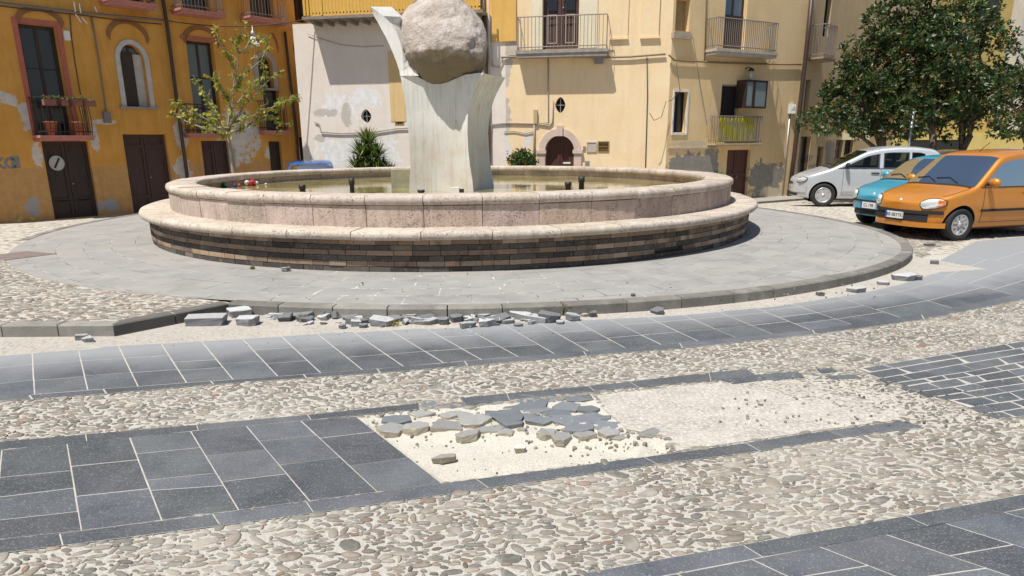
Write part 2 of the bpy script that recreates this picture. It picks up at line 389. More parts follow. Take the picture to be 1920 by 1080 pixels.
# ================================================================== GROUND
FX, FY = -1.055, 13.814           # fountain centre
HOLE = [U(*p) for p in [(668, 783), (828, 908.5), (893, 899), (1000, 885), (1100, 872), (1207, 858), (1262, 848), (1255, 826), (1185, 812), (1140, 775), (1112, 744), (1016, 752), (955, 757), (870, 764), (787, 769)]]
HOLE2 = [(p.x, p.y) for p in HOLE]
def hole_depth(x, y):
    if not pip(x, y, HOLE2): return 0
    d = min(abs((x-a[0])*(b[1]-a[1])-(y-a[1])*(b[0]-a[0]))/math.hypot(b[0]-a[0], b[1]-a[1]) for a, b in zip(HOLE2, HOLE2[1:]+HOLE2[:1]))
    q = PRJ((x, y, -.03)); ln = float(np.interp(q[0], [690, 740, 860, 900, 1000, 1100, 1250], [800, 812, 814, 822, 822, 828, 838])); sh = sstep(-6, 8, q[1]-ln)
    if sh < 1: return -(.020+.042*sh)*sstep(0, .05, d)+.014*mnoise.noise((x*7, y*7, 0))+.012*mnoise.noise((x*21, y*21, 3))
    return -.062*sstep(0, .05, d) + .012*(mnoise.noise((x*5, y*5, 0))) + .008*mnoise.noise((x*17, y*17, 3))
hx0, hx1 = min(p[0] for p in HOLE2)-.1, max(p[0] for p in HOLE2)+.1; hy0, hy1 = min(p[1] for p in HOLE2)-.1, max(p[1] for p in HOLE2)+.1
def axis(a, b, fine0, fine1, fs, coarse):
    xs = list(np.arange(fine0, fine1, fs)); s = coarse; x = fine1
    while x < b: xs.append(x); s = min(s*1.25, 25); x += s
    xs.append(b); s = coarse; x = fine0-coarse
    while x > a: xs.insert(0, x); s = min(s*1.25, 25); x -= s
    xs.insert(0, a); return xs
xs = axis(-120, 120, hx0, hx1, .035, .3); ys = axis(-40, 200, hy0, hy1, .035, .3)
ys = sorted(set([round(float(y), 4) for y in ys if not 14 < y < 24] + [14+.5*i for i in range(20)])); 
g = MB(); W_ = len(xs)
vs = []; 
for y in ys:
    for x in xs:
        z = zt(x, y)
        if hx0 <= x <= hx1 and hy0 <= y <= hy1: z += hole_depth(x, y)
        vs.append((x, y, z))
inner = [[hx0 <= xs[i] and xs[i+1] <= hx1 and hy0 <= ys[j] and ys[j+1] <= hy1 for i in range(W_-1)] for j in range(len(ys)-1)]
fs = []; mi = []
for j in range(len(ys)-1):
    for i in range(W_-1):
        fs.append((j*W_+i, j*W_+i+1, (j+1)*W_+i+1, (j+1)*W_+i))
        cx, cy = (xs[i]+xs[i+1])/2, (ys[j]+ys[j+1])/2
        m = 0
        if pip(cx, cy, HOLE2): m = 1
        elif cy < 10 and abs(cx) < .80*cy+.9: m = 2
        mi.append(m)
g.add(vs, fs, smooth=True); g.m = mi
ground = g.build('ground', [MT['cobble'], MT['sand'], MT['bed']]); tag(ground, 'cobbled and sandy ground of the square', kind='structure')

# ---- dark lava stone bands
BANDS = []     # polygons (world) where no pebble may lie
def P2(p): q = U(p[0], p[1]); return (q.x, q.y)
def lerp(a, b, t): return (a[0]+(b[0]-a[0])*t, a[1]+(b[1]-a[1])*t)
JN = .0027
def slab(mb, poly, z1=.007, tint=None, jn=None, z0=-.05):
    q = inset(poly, (JN if jn is None else jn)+ru(-.0008, .0008)); k = ru(.74, 1.28) if tint is None else tint
    mb.prism(q, z0, z1+ru(-.0006, .0012), bev=.0018, col=(k*ru(.97, 1.03), k, k*ru(.97, 1.04)))
def orient(poly):
    A = sum(poly[i][0]*poly[(i+1) % len(poly)][1]-poly[(i+1) % len(poly)][0]*poly[i][1] for i in range(len(poly)))
    return poly if A > 0 else poly[::-1]
def under(mb, poly, z=.0056):
    poly = orient(poly); mb.add([(p[0], p[1], z) for p in poly], [tuple(range(len(poly)))])
def strip(mb, mm, A, B):
    a = [P2(p) for p in A]; b = [P2(p) for p in B]
    for i in range(len(a)-1):
        q = orient([a[i], a[i+1], b[i+1], b[i]]); slab(mb, q); under(mm, q); BANDS.append(q)
def column(mb, mm, tl, tr, bl, br, splits):
    """corner pixels and a list of (left pixel, right pixel) course joints, top to bottom"""
    def onl(p, a, b):
        t = ((p[0]-a[0])*(b[0]-a[0])+(p[1]-a[1])*(b[1]-a[1]))/((b[0]-a[0])**2+(b[1]-a[1])**2); return lerp(a, b, t)
    a0, a1, b0, b1 = P2(tl), P2(bl), P2(tr), P2(br)
    L = [a0]+[onl(P2(s[0]), a0, a1) for s in splits]+[a1]; R = [b0]+[onl(P2(s[1]), b0, b1) for s in splits]+[b1]
    for i in range(len(L)-1): slab(mb, orient([L[i], R[i], R[i+1], L[i+1]]))
    q = orient([L[0], R[0], R[-1], L[-1]]); under(mm, q); BANDS.append(q)
nopaling = {'dust': lambda co: 0.0}
# band in the middle
s = MB(); m = MB()
strip(s, m, [(-420, 885), (-90, 838), (161, 816), (368.8, 798), (576.6, 779.5), (786, 757.5)], [(-420, 901), (-90, 853), (163, 831), (372, 808.5), (583, 788.5), (787, 768.5)])
strip(s, m, [(862, 748), (950, 739), (1103, 725), (1180, 717), (1329, 700), (1400, 693.5)], [(875, 762), (955, 751), (1115, 734), (1197, 727), (1333, 716), (1420, 706)])
strip(s, m, [(-520, 1075), (-250, 1040), (112, 1002.7), (399, 966), (574.6, 943), (893, 900), (1206.7, 858.7), (1397.8, 832), (1551, 809), (1689, 791)],
      [(-520, 1115), (-250, 1070), (118, 1025), (413.6, 987.6), (588.8, 964), (916.7, 917), (1233, 872), (1426.7, 848), (1582, 821), (1731, 802)])
column(s, m, (-400, 899), (-120, 857), (-500, 1072), (-165, 1031), [((-430, 960), (-130, 915)), ((-460, 1010), (-145, 985))])
column(s, m, (-120, 857), (4, 846), (-165, 1031), (-12, 1014.5), [((-135, 920), (-2, 897)), ((-150, 985), (-6, 945))])
column(s, m, (4, 846), (125.5, 832), (-12, 1014.5), (152.8, 997), [((0, 897), (132, 884.5)), ((-3, 934), (136, 917.5)), ((-7, 978), (141, 962.7))])
column(s, m, (125.5, 832), (243, 821), (152.8, 997), (303.6, 977.4), [((134.5, 876), (258, 864)), ((143, 932.6), (281, 918))])
column(s, m, (243, 821), (357.8, 810.3), (303.6, 977.4), (448, 958.7), [((258.8, 852), (370.8, 842.5)), ((277, 902), (401, 889.8)), ((285, 921), (413.6, 914))])
column(s, m, (357.8, 810.3), (461.7, 800.5), (448, 958.7), (580.7, 941), [((385, 857), (491, 847)), ((415.6, 905), (533.8, 891.4))])
column(s, m, (461.7, 800.5), (564, 790.5), (580.7, 941), (708, 924.3), [((491, 828), (589, 819.3)), ((527.7, 873), (631.6, 861))])
column(s, m, (564, 790.5), (668, 782.5), (708, 924.3), (828, 908.3), [((597, 824), (697, 813)), ((655, 875.5), (760, 862))])
tag(s.build('dark_paving_band', MT['slab'], vattr=nopaling), 'dark speckled slab band crossing the left foreground', kind='structure')
tag(m.build('paving_mortar', MT['mortar']), kind='structure')
# nearest band, lower right
s = MB(); m = MB()
A1 = [(820, 1122), (1085, 1078), (1391, 1023), (1698, 969), (1920, 928), (2250, 868)]
B1 = [(880, 1148), (1135, 1103), (1431, 1047), (1742, 989.5), (1975, 945), (2310, 880)]
strip(s, m, A1, B1)
D1 = [(930, 1140), (1269, 1078), (1409, 1051), (1535.6, 1027), (1658, 1003.5), (1771, 983), (1880, 962.5), (1990, 943), (2100, 922), (2220, 898)]
E1 = [(1160, 1220), (1420, 1165), (1620, 1150), (1790, 1126), (1960, 1105), (2090, 1083), (2210, 1056), (2330, 1030), (2450, 1005), (2580, 975)]
sp = [.5, .62, .4, .7, .45, .52, .3, .6, .5]
for i in range(9):
    t = sp[i]; a = lerp(D1[i], E1[i], t*.9); b = lerp(D1[i+1], E1[i+1], t*.9)
    column(s, m, D1[i], D1[i+1], E1[i], E1[i+1], [(a, b)])
tag(s.build('dark_paving_band', MT['slab'], vattr=nopaling), 'dark speckled slab band at the lower right corner', kind='structure')
tag(m.build('paving_mortar', MT['mortar']), kind='structure')
# road band between kerb and cobbles
JN = .0046
s = MB(); m = MB()
LO = [(-330, 786), (-200, 774), (-60, 757), (65, 741), (165, 733), (259, 726), (350, 719), (437, 713), (521, 707), (602, 701), (680, 695), (757, 688.5), (832, 681.5), (903, 675.5), (972, 670), (1040, 665), (1103, 659.5), (1173, 654), (1240, 647.5), (1310, 641), (1380, 634.5), (1450, 628), (1520, 620), (1600, 610.5), (1690, 597), (1790, 580), (1905, 555), (2050, 515), (2250, 470), (2500, 435)]
UP = [(-220, 682), (-120, 675), (-30, 668), (60, 660), (146, 654), (222, 650), (302, 645.5), (378, 641), (455, 637), (528, 632), (595, 627), (660, 622), (728, 618), (795, 615), (865, 612), (940, 607), (1003, 602), (1070, 598), (1130, 594), (1200, 589.5), (1265, 585), (1330, 579), (1400, 572), (1465, 564), (1550, 551), (1640, 535), (1728, 508), (1782, 478), (1830, 453), (2000, 437)]
OUT = [(-330, 799), (-200, 786), (0, 753.5), (61, 750), (200, 739.5), (401, 722), (575, 710), (713, 700), (877, 687), (1100, 668), (1280, 654), (1529, 627.5), (1733, 600), (1930, 560), (2120, 510), (2500, 442)]
IN = []
import bisect
LX = [p[0] for p in LO]
for (x, y) in OUT:
    i = min(max(1, bisect.bisect(LX, x)), len(LO)-1); t = (x-LX[i-1])/(LX[i]-LX[i-1]); IN.append((x-6, lerp(LO[i-1], LO[i], t)[1]+.4))
strip(s, m, IN, OUT)
rows = random.Random(3)
palingd = {}
for i in range(len(LO)-1):
    n = rows.choice([1, 2, 2]) if i < 16 else rows.choice([2, 2, 3]); cuts = sorted(rows.uniform(.3, .75) for _ in range(n))
    if n == 2 and cuts[1]-cuts[0] < .2: cuts = [.3, .66]
    if n == 3: cuts = [.25, .5, .76]
    spl = [(lerp(LO[i], UP[i], 1-c+0), lerp(LO[i+1], UP[i+1], 1-c)) for c in cuts]
    column(s, m, UP[i], UP[i+1], LO[i], LO[i+1], spl)
lo3 = [P2(p) for p in LO]; up3 = [P2(p) for p in UP]
def roadpaling(co):  # slabs grow paler from the cobble edge towards the kerb
    x, y = co[0], co[1]; best = 1e9; v = 0
    for i in range(len(lo3)):
        a, b = lo3[i], up3[i]; L2 = (b[0]-a[0])**2+(b[1]-a[1])**2; t = ((x-a[0])*(b[0]-a[0])+(y-a[1])*(b[1]-a[1]))/L2
        d = (a[0]+(b[0]-a[0])*t-x)**2+(a[1]+(b[1]-a[1])*t-y)**2
        if d < best: best = d; v = t
    far = sstep(4, 6.5, x)*.55
    return max(0, min(1.2, v*1.15+far-.05))
tag(s.build('slab_roadway', MT['slab'], vattr={'dust': roadpaling}), 'grey slab roadway, dusty along the kerb', kind='structure')
tag(m.build('paving_mortar', MT['mortar']), kind='structure')
# irregular paving, right
s = MB(); m = MB()
TL, TR, BR, BL = P2((1600, 694)), P2((2150, 602)), P2((2330, 735)), P2((1872, 787))
nr = 10; rg = random.Random(11)
def CP(u, v): return lerp(lerp(TL, TR, u), lerp(BL, BR, u), v)
vb = [0]+[(k+rg.uniform(-.22, .22))/nr for k in range(1, nr)]+[1]; wav = [[rg.uniform(-.010, .010) for _ in range(14)] for _ in range(nr+1)]
def VV(k, u): return vb[k]+(float(np.interp(u, np.linspace(0, 1, 14), wav[k])) if 0 < k < nr else 0)
for k in range(nr):
    u = rg.uniform(-.03, .02)
    while u < .99:
        u2 = min(1, u+rg.uniform(.055, .13)); 
        if u2 > .96: u2 = 1
        sk = rg.uniform(-.012, .012); sk2 = rg.uniform(-.012, .012) if u2 < 1 else 0
        if k and rg.random() < 0: pass
        slab(s, orient([CP(u, VV(k, u)), CP(u2, VV(k, u2)), CP(u2+sk2, VV(k+1, u2)), CP(u+sk, VV(k+1, u))]), jn=.005+rg.uniform(0, .003)); u = u2+.0
q = orient([lerp(TL, TR, .012), TR, BR, lerp(BL, BR, .012)]); under(m, q); BANDS.append(q)
for c in [((1345, 712), (1425, 703), (1440, 714), (1375, 722)), ((1420, 704), (1495, 697), (1510, 709), (1450, 716)), ((1530, 694), (1560, 691), (1572, 698), (1540, 701)), ((1545, 706), (1600, 703), (1618, 710), (1560, 712))]:
    q = orient([P2(p) for p in c]); slab(s, q, jn=.004); BANDS.append(q)
tag(s.build('crazy_paving', MT['slab'], vattr={'dust': lambda co: .12}), 'irregular dark stone paving at the right edge', kind='structure')
tag(m.build('paving_mortar', MT['mortar']), kind='structure')
# rough mortar field with worn flush slabs
s = MB()
fld = [P2(p) for p in [(1120, 742), (1330, 719), (1480, 712), (1600, 722), (1700, 752), (1690, 788), (1550, 806), (1400, 828), (1268, 847), (1258, 822), (1175, 806), (1135, 770)]]
s.add([(p[0], p[1], .004) for p in orient(fld)], [tuple(range(len(fld)))])
def fieldm():
    t = NT('worn_mortar_field'); n = t.noise(5, 6, .7); f = t.noise(45, 5, .7)
    c = t.mix(t.mapr(n, .35, .65), (.30, .28, .25), (.45, .42, .37)); c = t.mix(t.mapr(f, .45, .65), c, (.60, .56, .50))
    e = t.vor(4.2, t.scale(t.co, (.7, 1.6, 1)), 'DISTANCE_TO_EDGE'); c = t.mix(t.mapr(t.math('ADD', e, t.math('MULTIPLY', t.noise(20, 3), .06)), .02, .05, .5, 0), c, (.60, .56, .50))
    c = t.mix(t.mapr(t.vor(50), .12, .25, .5, 0), c, (.22, .2, .17))
    return t.fin(c, .95, t.bump(t.math('ADD', f, n), .7, .01))
tag(s.build('worn_mortar_patch', fieldm()), 'rough pale mortar patch beside the hole', kind='structure')
BANDS.append(fld); BANDS.append(HOLE2)

# ---- platform (raised circular paving)
rad_pts = [(5.859, 9.847), (5.08, 8.8), (4.483, 8.289), (4.158, 8.056), (3.46, 7.568), (2.657, 7.151), (1.838, 6.827), (.929, 6.607), (.069, 6.478), (-1.1, 6.42), (-2.126, 6.545), (-2.86, 6.70), (-6.589, 8.689), (-8.46, 12.2), (-8.46, 15.75), (6.45, 13.856), (6.60, 12.938), (6.5, 11.78), (6.276, 10.815), (6.1, 15.5), (4.6, 18.4), (-1, 21.2), (-6, 19.6)]
ang = sorted((math.atan2(y-FY, x-FX) % (2*PI), math.hypot(x-FX, y-FY)) for x, y in rad_pts)
AN = np.array([a for a, r in ang]); RR = np.array([r for a, r in ang])
def RP(th): return float(np.interp(th % (2*PI), AN, RR, period=2*PI))
def RPs(th): return sum(RP(th+d) for d in (-.12, -.06, 0, .06, .12))/5
PZ = .13
s = MB(); NT_ = 180
for i in range(NT_):
    a0, a1 = 2*PI*i/NT_-PI*1.5, 2*PI*(i+1)/NT_-PI*1.5
    ro = [.0, .5, 1]
    for k in range(2):
        q = []
        for (a, kk) in ((a0, ro[k]), (a1, ro[k]), (a1, ro[k+1]), (a0, ro[k+1])):
            r = 5.2+(RPs(a)-.14-5.2)*kk; q.append((r*math.cos(a), r*math.sin(a), 0))
        s.add(q[::-1], [(0, 1, 2, 3)])
pf = s.build('fountain_platform', MT['paving'], loc=(FX, FY, PZ), uvf=None)
uv = pf.data.uv_layers.new(name='UVMap')
for p in pf.data.polygons:
    for li in p.loop_indices:
        co = pf.data.vertices[pf.data.loops[li].vertex_index].co; th = math.atan2(co.y, co.x)
        cth = math.atan2(p.center.y, p.center.x)
        if th-cth > PI: th -= 2*PI
        if th-cth < -PI: th += 2*PI
        uv.data[li].uv = (th*6.3, math.hypot(co.x, co.y))
tag(pf, 'grey ring paving round the fountain', kind='structure')
# kerb of the platform
s = MB(); th = math.atan2(6.70-FY, -2.86-FX); end = th+2*PI*.83
k = 0
while th < end:
    r = RPs(th); dth = ru(.50, .66)/r; g_ = .006/r
    z1 = PZ+.006; lean = 0
    th0 = math.atan2(6.70-FY, -2.86-FX)
    broken = .02 < th-th0 < .42
    tint = ru(.85, 1.25)
    if broken: z1 = PZ+ru(.002, .008); tint = ru(1.0, 1.5)
    n = 4; prof = []
    for i in range(n+1):
        a = th+g_+(dth-2*g_)*i/n; ro = RPs(a); ri = ro-.15
        for rr, zz in ((ri, -.12), (ri, z1), (ro-.015, z1), (ro, z1-.015), (ro+.006, -.12)):
            prof.append((FX+rr*math.cos(a), FY+rr*math.sin(a), zz))
    fs = []
    for i in range(n):
        for j in range(4): fs.append((i*5+j, i*5+j+1, (i+1)*5+j+1, (i+1)*5+j))
    fs += [(4, 3, 2, 1, 0), (n*5, n*5+1, n*5+2, n*5+3, n*5+4)]
    s.add(prof, fs, col=(tint, tint*.99, tint*.96)); th += dth
def kerbline(s, pts, step=.62, base=1.0, z1=PZ+.006, wdt=.15):
    for a, b in zip(pts, pts[1:]):
        a = Vector((a[0], a[1], 0)); b = Vector((b[0], b[1], 0)); L = (b-a).length; n = max(1, round(L/step)); d = (b-a)/L; nn = Vector((-d.y, d.x, 0))
        for i in range(n):
            p = a+d*(L*i/n+.005); q = a+d*(L*(i+1)/n-.005); t = base*ru(.85, 1.2)
            s.prism([tuple(p[:2]), tuple(q[:2]), tuple((q+nn*wdt)[:2]), tuple((p+nn*wdt)[:2])], -.12, z1+ru(-.003, .003), bev=.012, col=(t, t, t*.97))
kerbline(s, [(-14, 5.86), (-4.541, 5.86), (-3.546, 5.87)], base=1.45); kerbline(s, [(-3.546, 5.87), (-2.84, 6.69)], base=.75)  # sun and shade put into the tint: front run lighter, slanted run darker
tag(s.build('kerb', MT['kerb']), 'grey stone kerb round the raised paving', kind='structure')
# raised cobbles left of the platform
s = MB(); ysl = [5.9+.0, 6.05, 6.3, 6.5, 6.74]+[7+.5*i for i in range(25)]
def xr(y):
    if y < 6.72: return -3.5+(y-5.9)*.86-.05
    d = [a for a in np.linspace(PI*.6, PI*1.42, 200)]
    best = min(d, key=lambda a: abs(FY+(RPs(a)-.15)*math.sin(a)-y)); return FX+(RPs(best)-.15)*math.cos(best)+.02
def zl(x, y):
    t = sstep(13.5, 17.5, y-.35*(x+9)); return (PZ-.003)*(1-t)+(zt(x, y)+.006)*t if y < 19 else zt(x, y)+.006
rowsx = [(y, xr(y)) for y in ysl]
vs = []; nU = 24
for y, x1 in rowsx:
    for i in range(nU+1): x = -22+(x1+22)*i/nU; vs.append((x, y, zl(x, y)))
s.add(vs, [(j*(nU+1)+i, j*(nU+1)+i+1, (j+1)*(nU+1)+i+1, (j+1)*(nU+1)+i) for j in range(len(rowsx)-1) for i in range(nU)], smooth=True)
tag(s.build('raised_cobbles', MT['cobble']), 'pale cobbles behind the left kerb', kind='structure')
LEFTT = [(-14, 6.0), (-3.6, 6.0), (-2.95, 6.75)]+[(FX+(RPs(a)-.1)*math.cos(a), FY+(RPs(a)-.1)*math.sin(a)) for a in np.linspace(math.atan2(-7.1, -1.9), math.atan2(-7.1, -1.9)-.75, 8)]+[(-14, 9.6)]
# sandy verge along the kerb (left) : thin sheet
s = MB(); top = [(-14, 5.87), (-4.54, 5.87), (-3.55, 5.88), (-2.86, 6.68)]+[(FX+RPs(a)*math.cos(a), FY+RPs(a)*math.sin(a)) for a in np.linspace(math.atan2(6.70-FY, -2.86-FX), math.atan2(9.85-FY, 5.86-FX), 26)][1:]
bot = []
U3 = [P2(p) for p in UP]
bx = [p[0] for p in U3]
for i, (x, y) in enumerate(top):
    if i < 3: bx_, by_ = x, float(np.interp(x, bx[:20], [p[1] for p in U3[:20]]))
    else:
        bx_, by_ = x+.02*i, float(np.interp(x+.02*i, bx[:27], [p[1] for p in U3[:27]]))
        by_ = min(by_, y-.03)
    bot.append((bx_, by_-.12))
for i in range(len(top)-1):
    a, b, c, d = bot[i], bot[i+1], top[i+1], top[i]
    s.add([(a[0], a[1], .0035), (b[0], b[1], .0035), (c[0], c[1]+.05, .030), (d[0], d[1]+.05, .030)], [(0, 1, 2, 3)], smooth=True)
def vergem():
    t = NT('sandy_verge'); n = t.noise(30, 6, .7); b = t.noise(2, 4)
    c = t.mix(t.mapr(n, .3, .7), (.34, .31, .27), (.54, .505, .45)); c = t.mix(t.mapr(b, .4, .65), c, (.48, .44, .39))
    v = t.vor(1, t.scale(t.co, (13, 22, 1))); c = t.mix(t.mapr(v, .15, .35, .6, 0), c, (.33, .27, .22))
    return t.fin(c, 1, t.bump(t.math('ADD', n, t.noise(9, 5)), 1, .02))
tag(s.build('sandy_verge', vergem()), 'sandy strip between the kerb and roadway', kind='structure')
# raised sliver of pavement in front of the right house
s = MB()
pv = [UT(1415, 380), UT(1500, 371.5), UT(1560, 362)]
# ---- pebbles set in mortar (real domes)
PALP = [(.30, .27, .225), (.35, .32, .27), (.24, .235, .20), (.37, .34, .30), (.27, .26, .235), (.35, .285, .235), (.40, .37, .32), (.20, .20, .185), (.42, .38, .32), (.34, .28, .24), (.25, .255, .24), (.39, .36, .31)]
def pebbles(mb, inside, x0, x1, y0, y1, sizes, seed, zf=lambda x, y: 0.0, view=True):
    R = random.Random(seed); cell = .11; H = {}
    for (sz, tries) in sizes:
        for _ in range(tries):
            x = R.uniform(x0, x1); y = R.uniform(y0, y1)
            if view and abs(x) > .80*y+.9: continue
            if not inside(x, y): continue
            a = sz*R.uniform(.7, 1.35); asp = R.uniform(.26, .58); b = a*asp; ph = R.gauss(0, .28)+(PI/2 if R.random() < .1 else 0)
            rx = abs(a*math.cos(ph))+abs(b*math.sin(ph)); ry = abs(a*math.sin(ph))+abs(b*math.cos(ph))
            ci, cj = int(x//cell), int(y//cell); ok = True
            for di in (-1, 0, 1):
                for dj in (-1, 0, 1):
                    for (qx, qy, qrx, qry) in H.get((ci+di, cj+dj), ()):
                        if ((x-qx)/(rx+qrx))**2+((y-qy)/(ry+qry))**2 < .66: ok = False; break
                    if not ok: break
                if not ok: break
            if not ok: continue
            H.setdefault((ci, cj), []).append((x, y, rx, ry))
            pebble1(mb, R, x, y, a, b, ph, zf(x, y))
def pebble1(mb, R, x, y, a, b, ph, z, h=None):
    n = 9; c, s_ = math.cos(ph), math.sin(ph); h = h or R.uniform(.003, .010)+.05*b
    vs = []; ph2 = R.uniform(0, 6); sk = R.uniform(-.15, .15); p = R.uniform(1.8, 3.2); k1 = R.uniform(0, .14); k2 = R.uniform(0, .08)
    for (rr, zz) in ((1.0, -.012), (.97, .35), (.74, .86)):
        for j in range(n):
            t = 2*PI*j/n; ct, st = math.cos(t), math.sin(t)
            rad = (abs(ct)**p+abs(st)**p)**(-1/p)*(1+k1*math.sin(t*2+ph2)+k2*math.sin(3*t+ph2*2))*rr
            u, v = a*rad*ct, b*rad*st*(1+sk*ct)
            vs.append((x+u*c-v*s_, y+u*s_+v*c, z+(zz*h if zz > 0 else zz)))
    vs.append((x, y, z+h)); fs = []
    for i in range(2):
        for j in range(n): fs.append((i*n+j, i*n+(j+1) % n, (i+1)*n+(j+1) % n, (i+1)*n+j))
    for j in range(n): fs.append((2*n+j, 2*n+(j+1) % n, 3*n))
    k = R.uniform(.8, 1.15); col = R.choice(PALP)
    if R.random() < .012: col = (.30, .19, .13)
    mb.add(vs, fs, col=tuple(q*k for q in col), smooth=True)
def bbox(poly): xs_ = [p[0] for p in poly]; ys_ = [p[1] for p in poly]; return min(xs_), max(xs_), min(ys_), max(ys_)
BB = [(bbox(q), q) for q in BANDS]
grown = [(P2((1500, 690)), .55)]
def free(x, y):
    for (x0, x1, y0, y1), q in BB:
        if x0 < x < x1 and y0 < y < y1 and pip(x, y, q): return False
    if y > np.interp(x, [p[0] for p in U3[:27]], [p[1] for p in U3[:27]]): return False
    # gravelly zone right of the worn mortar stays free of big stones
    return True
mb = MB()
GZ = [P2(p) for p in [(1330, 715), (1490, 700), (1610, 712), (1860, 785), (1930, 800), (1735, 800), (1690, 785)]]
def free_big(x, y): return free(x, y) and not pip(x, y, GZ)
pebbles(mb, free_big, -5.4, 5.4, 1.85, 3.6, [(.055, 500), (.036, 9000), (.025, 34000), (.016, 80000)], 5)
pebbles(mb, free_big, -6.5, 6.5, 3.6, 8.2, [(.052, 900), (.036, 20000), (.025, 60000), (.016, 90000)], 6)
pebbles(mb, lambda x, y: pip(x, y, GZ), 0, 4, 3.3, 5.0, [(.022, 2200), (.012, 9000)], 8)
tag(mb.build('cobblestones', MT['pebble']), 'river pebbles set in pale mortar', kind='structure')
mb = MB()
pebbles(mb, lambda x, y: pip(x, y, LEFTT), -8, -2.8, 6.0, 10, [(.055, 4000), (.035, 12000)], 9, zf=lambda x, y: zl(x, y))
RGT = [P2(p) for p in [(1722, 470), (1745, 515), (1790, 478), (1830, 455), (1800, 452), (1715, 440), (1700, 440)]]
pebbles(mb, lambda x, y: y > 5 and not (math.hypot(x-FX, y-FY) < RPs(math.atan2(y-FY, x-FX))+.05) and x > 5.2 and y > np.interp(x, [5.0, 5.9, 6.6, 7.6, 9.4], [8.1, 9.6, 10.7, 11.5, 12.3]), 5.2, 9.5, 8.3, 13.5, [(.055, 4000), (.035, 9000)], 10, view=False)
tag(mb.build('cobblestones', MT['pebble']), 'cobbles on the raised ground and by the cars', kind='structure')

# ---- broken stones : each one a thing
def chunk(name, p, sx, sy, sz, rz=0, tx=0, ty=0, col=(.16, .165, .17), seed=0, topcol=None, parent=None, irr=.22):
    R = random.Random(seed); n = R.choice([4, 5, 5, 6]); vs = []; base = []
    a0 = R.uniform(0, 6)
    for j in range(n):
        t = a0+2*PI*(j+R.uniform(-.28, .28))/n; q = (abs(math.cos(t))**4+abs(math.sin(t))**4)**(-.25); base.append((q*math.cos(t)*sx/2*R.uniform(1-irr, 1), q*math.sin(t)*sy/2*R.uniform(1-irr, 1)))
    bm = bmesh.new(); bot = [bm.verts.new((x*R.uniform(.8, 1.02), y*R.uniform(.8, 1.02), 0)) for x, y in base]; top = [bm.verts.new((x, y, sz*R.uniform(.85, 1.08))) for x, y in base]
    bm.faces.new(bot[::-1]); bm.faces.new(top)
    for j in range(n): bm.faces.new((bot[j], bot[(j+1) % n], top[(j+1) % n], top[j]))
    bmesh.ops.bevel(bm, geom=[e for e in bm.edges], offset=min(sx, sy, sz)*.07, segments=1, affect='EDGES')
    bmesh.ops.triangulate(bm, faces=[f for f in bm.faces if len(f.verts) > 4]); bmesh.ops.subdivide_edges(bm, edges=[e for e in bm.edges if e.calc_length() > .03], cuts=2, use_grid_fill=True)
    for v in bm.verts:
        d = mnoise.noise_vector(v.co*28+Vector((seed, 0, 0))); v.co += d*min(sx, sy, sz)*.055
        if v.co.z < sz*.9: v.co += mnoise.noise_vector(v.co*60+Vector((seed, 5, 0)))*sz*.05
    me = bpy.data.meshes.new(name); bm.to_mesh(me); bm.free(); me.materials.append(MT['tint'])
    at = me.color_attributes.new('tint', 'FLOAT_COLOR', 'CORNER'); tc = topcol or col; k = R.uniform(.85, 1.2)
    dat = []
    for f in me.polygons:
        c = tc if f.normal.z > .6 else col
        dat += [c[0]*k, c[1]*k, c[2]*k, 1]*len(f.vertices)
    at.data.foreach_set('color', dat); o = bpy.data.objects.new(name, me); link(o, parent)
    o.location = p; o.rotation_euler = (tx, ty, rz); return o
# rubble along the kerb: (px centre, py bottom, width px, height px, rot, tilt, light?)
RUB = [(384, 612, 82, 20, .05, 0, 1), (446, 597, 44, 20, .2, .1, 1), (461, 611, 42, 20, -.1, 0, 1), (533, 604, 30, 18, .5, .5, 0), (566, 600, 46, 16, -.1, .1, 0),
       (589, 590, 40, 8, .1, 0, 1), (607, 598, 26, 16, -.4, -.5, 0), (630, 600, 24, 20, .8, -.6, 0), (641, 616, 15, 12, 0, 0, 0), (664, 612, 26, 15, .1, 0, 1), (655, 588, 30, 7, 0, 0, 1), (690, 592, 34, 8, 0, 0, 1), (700, 598, 36, 12, .1, 0, 1),
       (712, 611, 56, 18, -.1, 0, 1), (740, 602, 28, 12, .2, 0, 0), (757, 608, 14, 18, 1.2, .8, 1), (773, 600, 30, 14, .1, 0, 1), (786, 590, 34, 10, 0, 0, 0), (802, 604, 32, 16, .1, 0, 0), (820, 592, 26, 9, 0, 0, 0), (831, 608, 28, 16, -.1, .1, 0),
       (856, 604, 28, 20, .3, .1, 0), (877, 614, 36, 12, .05, 0, 1), (885, 594, 30, 9, 0, 0, 1), (903, 600, 34, 14, 0, 0, 1), (912, 611, 36, 14, .05, 0, 1), (930, 592, 40, 10, 0, 0, 1), (944, 602, 22, 12, .4, 0, 0), (978, 600, 50, 17, 0, 0, 1), (1012, 589, 26, 8, 0, 0, 1),
       (1029, 603, 44, 19, .1, 0, 0), (1020, 592, 24, 12, 0, .2, 0), (1075, 600, 30, 14, .05, 0, 1), (1097, 594, 18, 8, 0, 0, 1), (1112, 594, 16, 16, .3, .3, 0)]
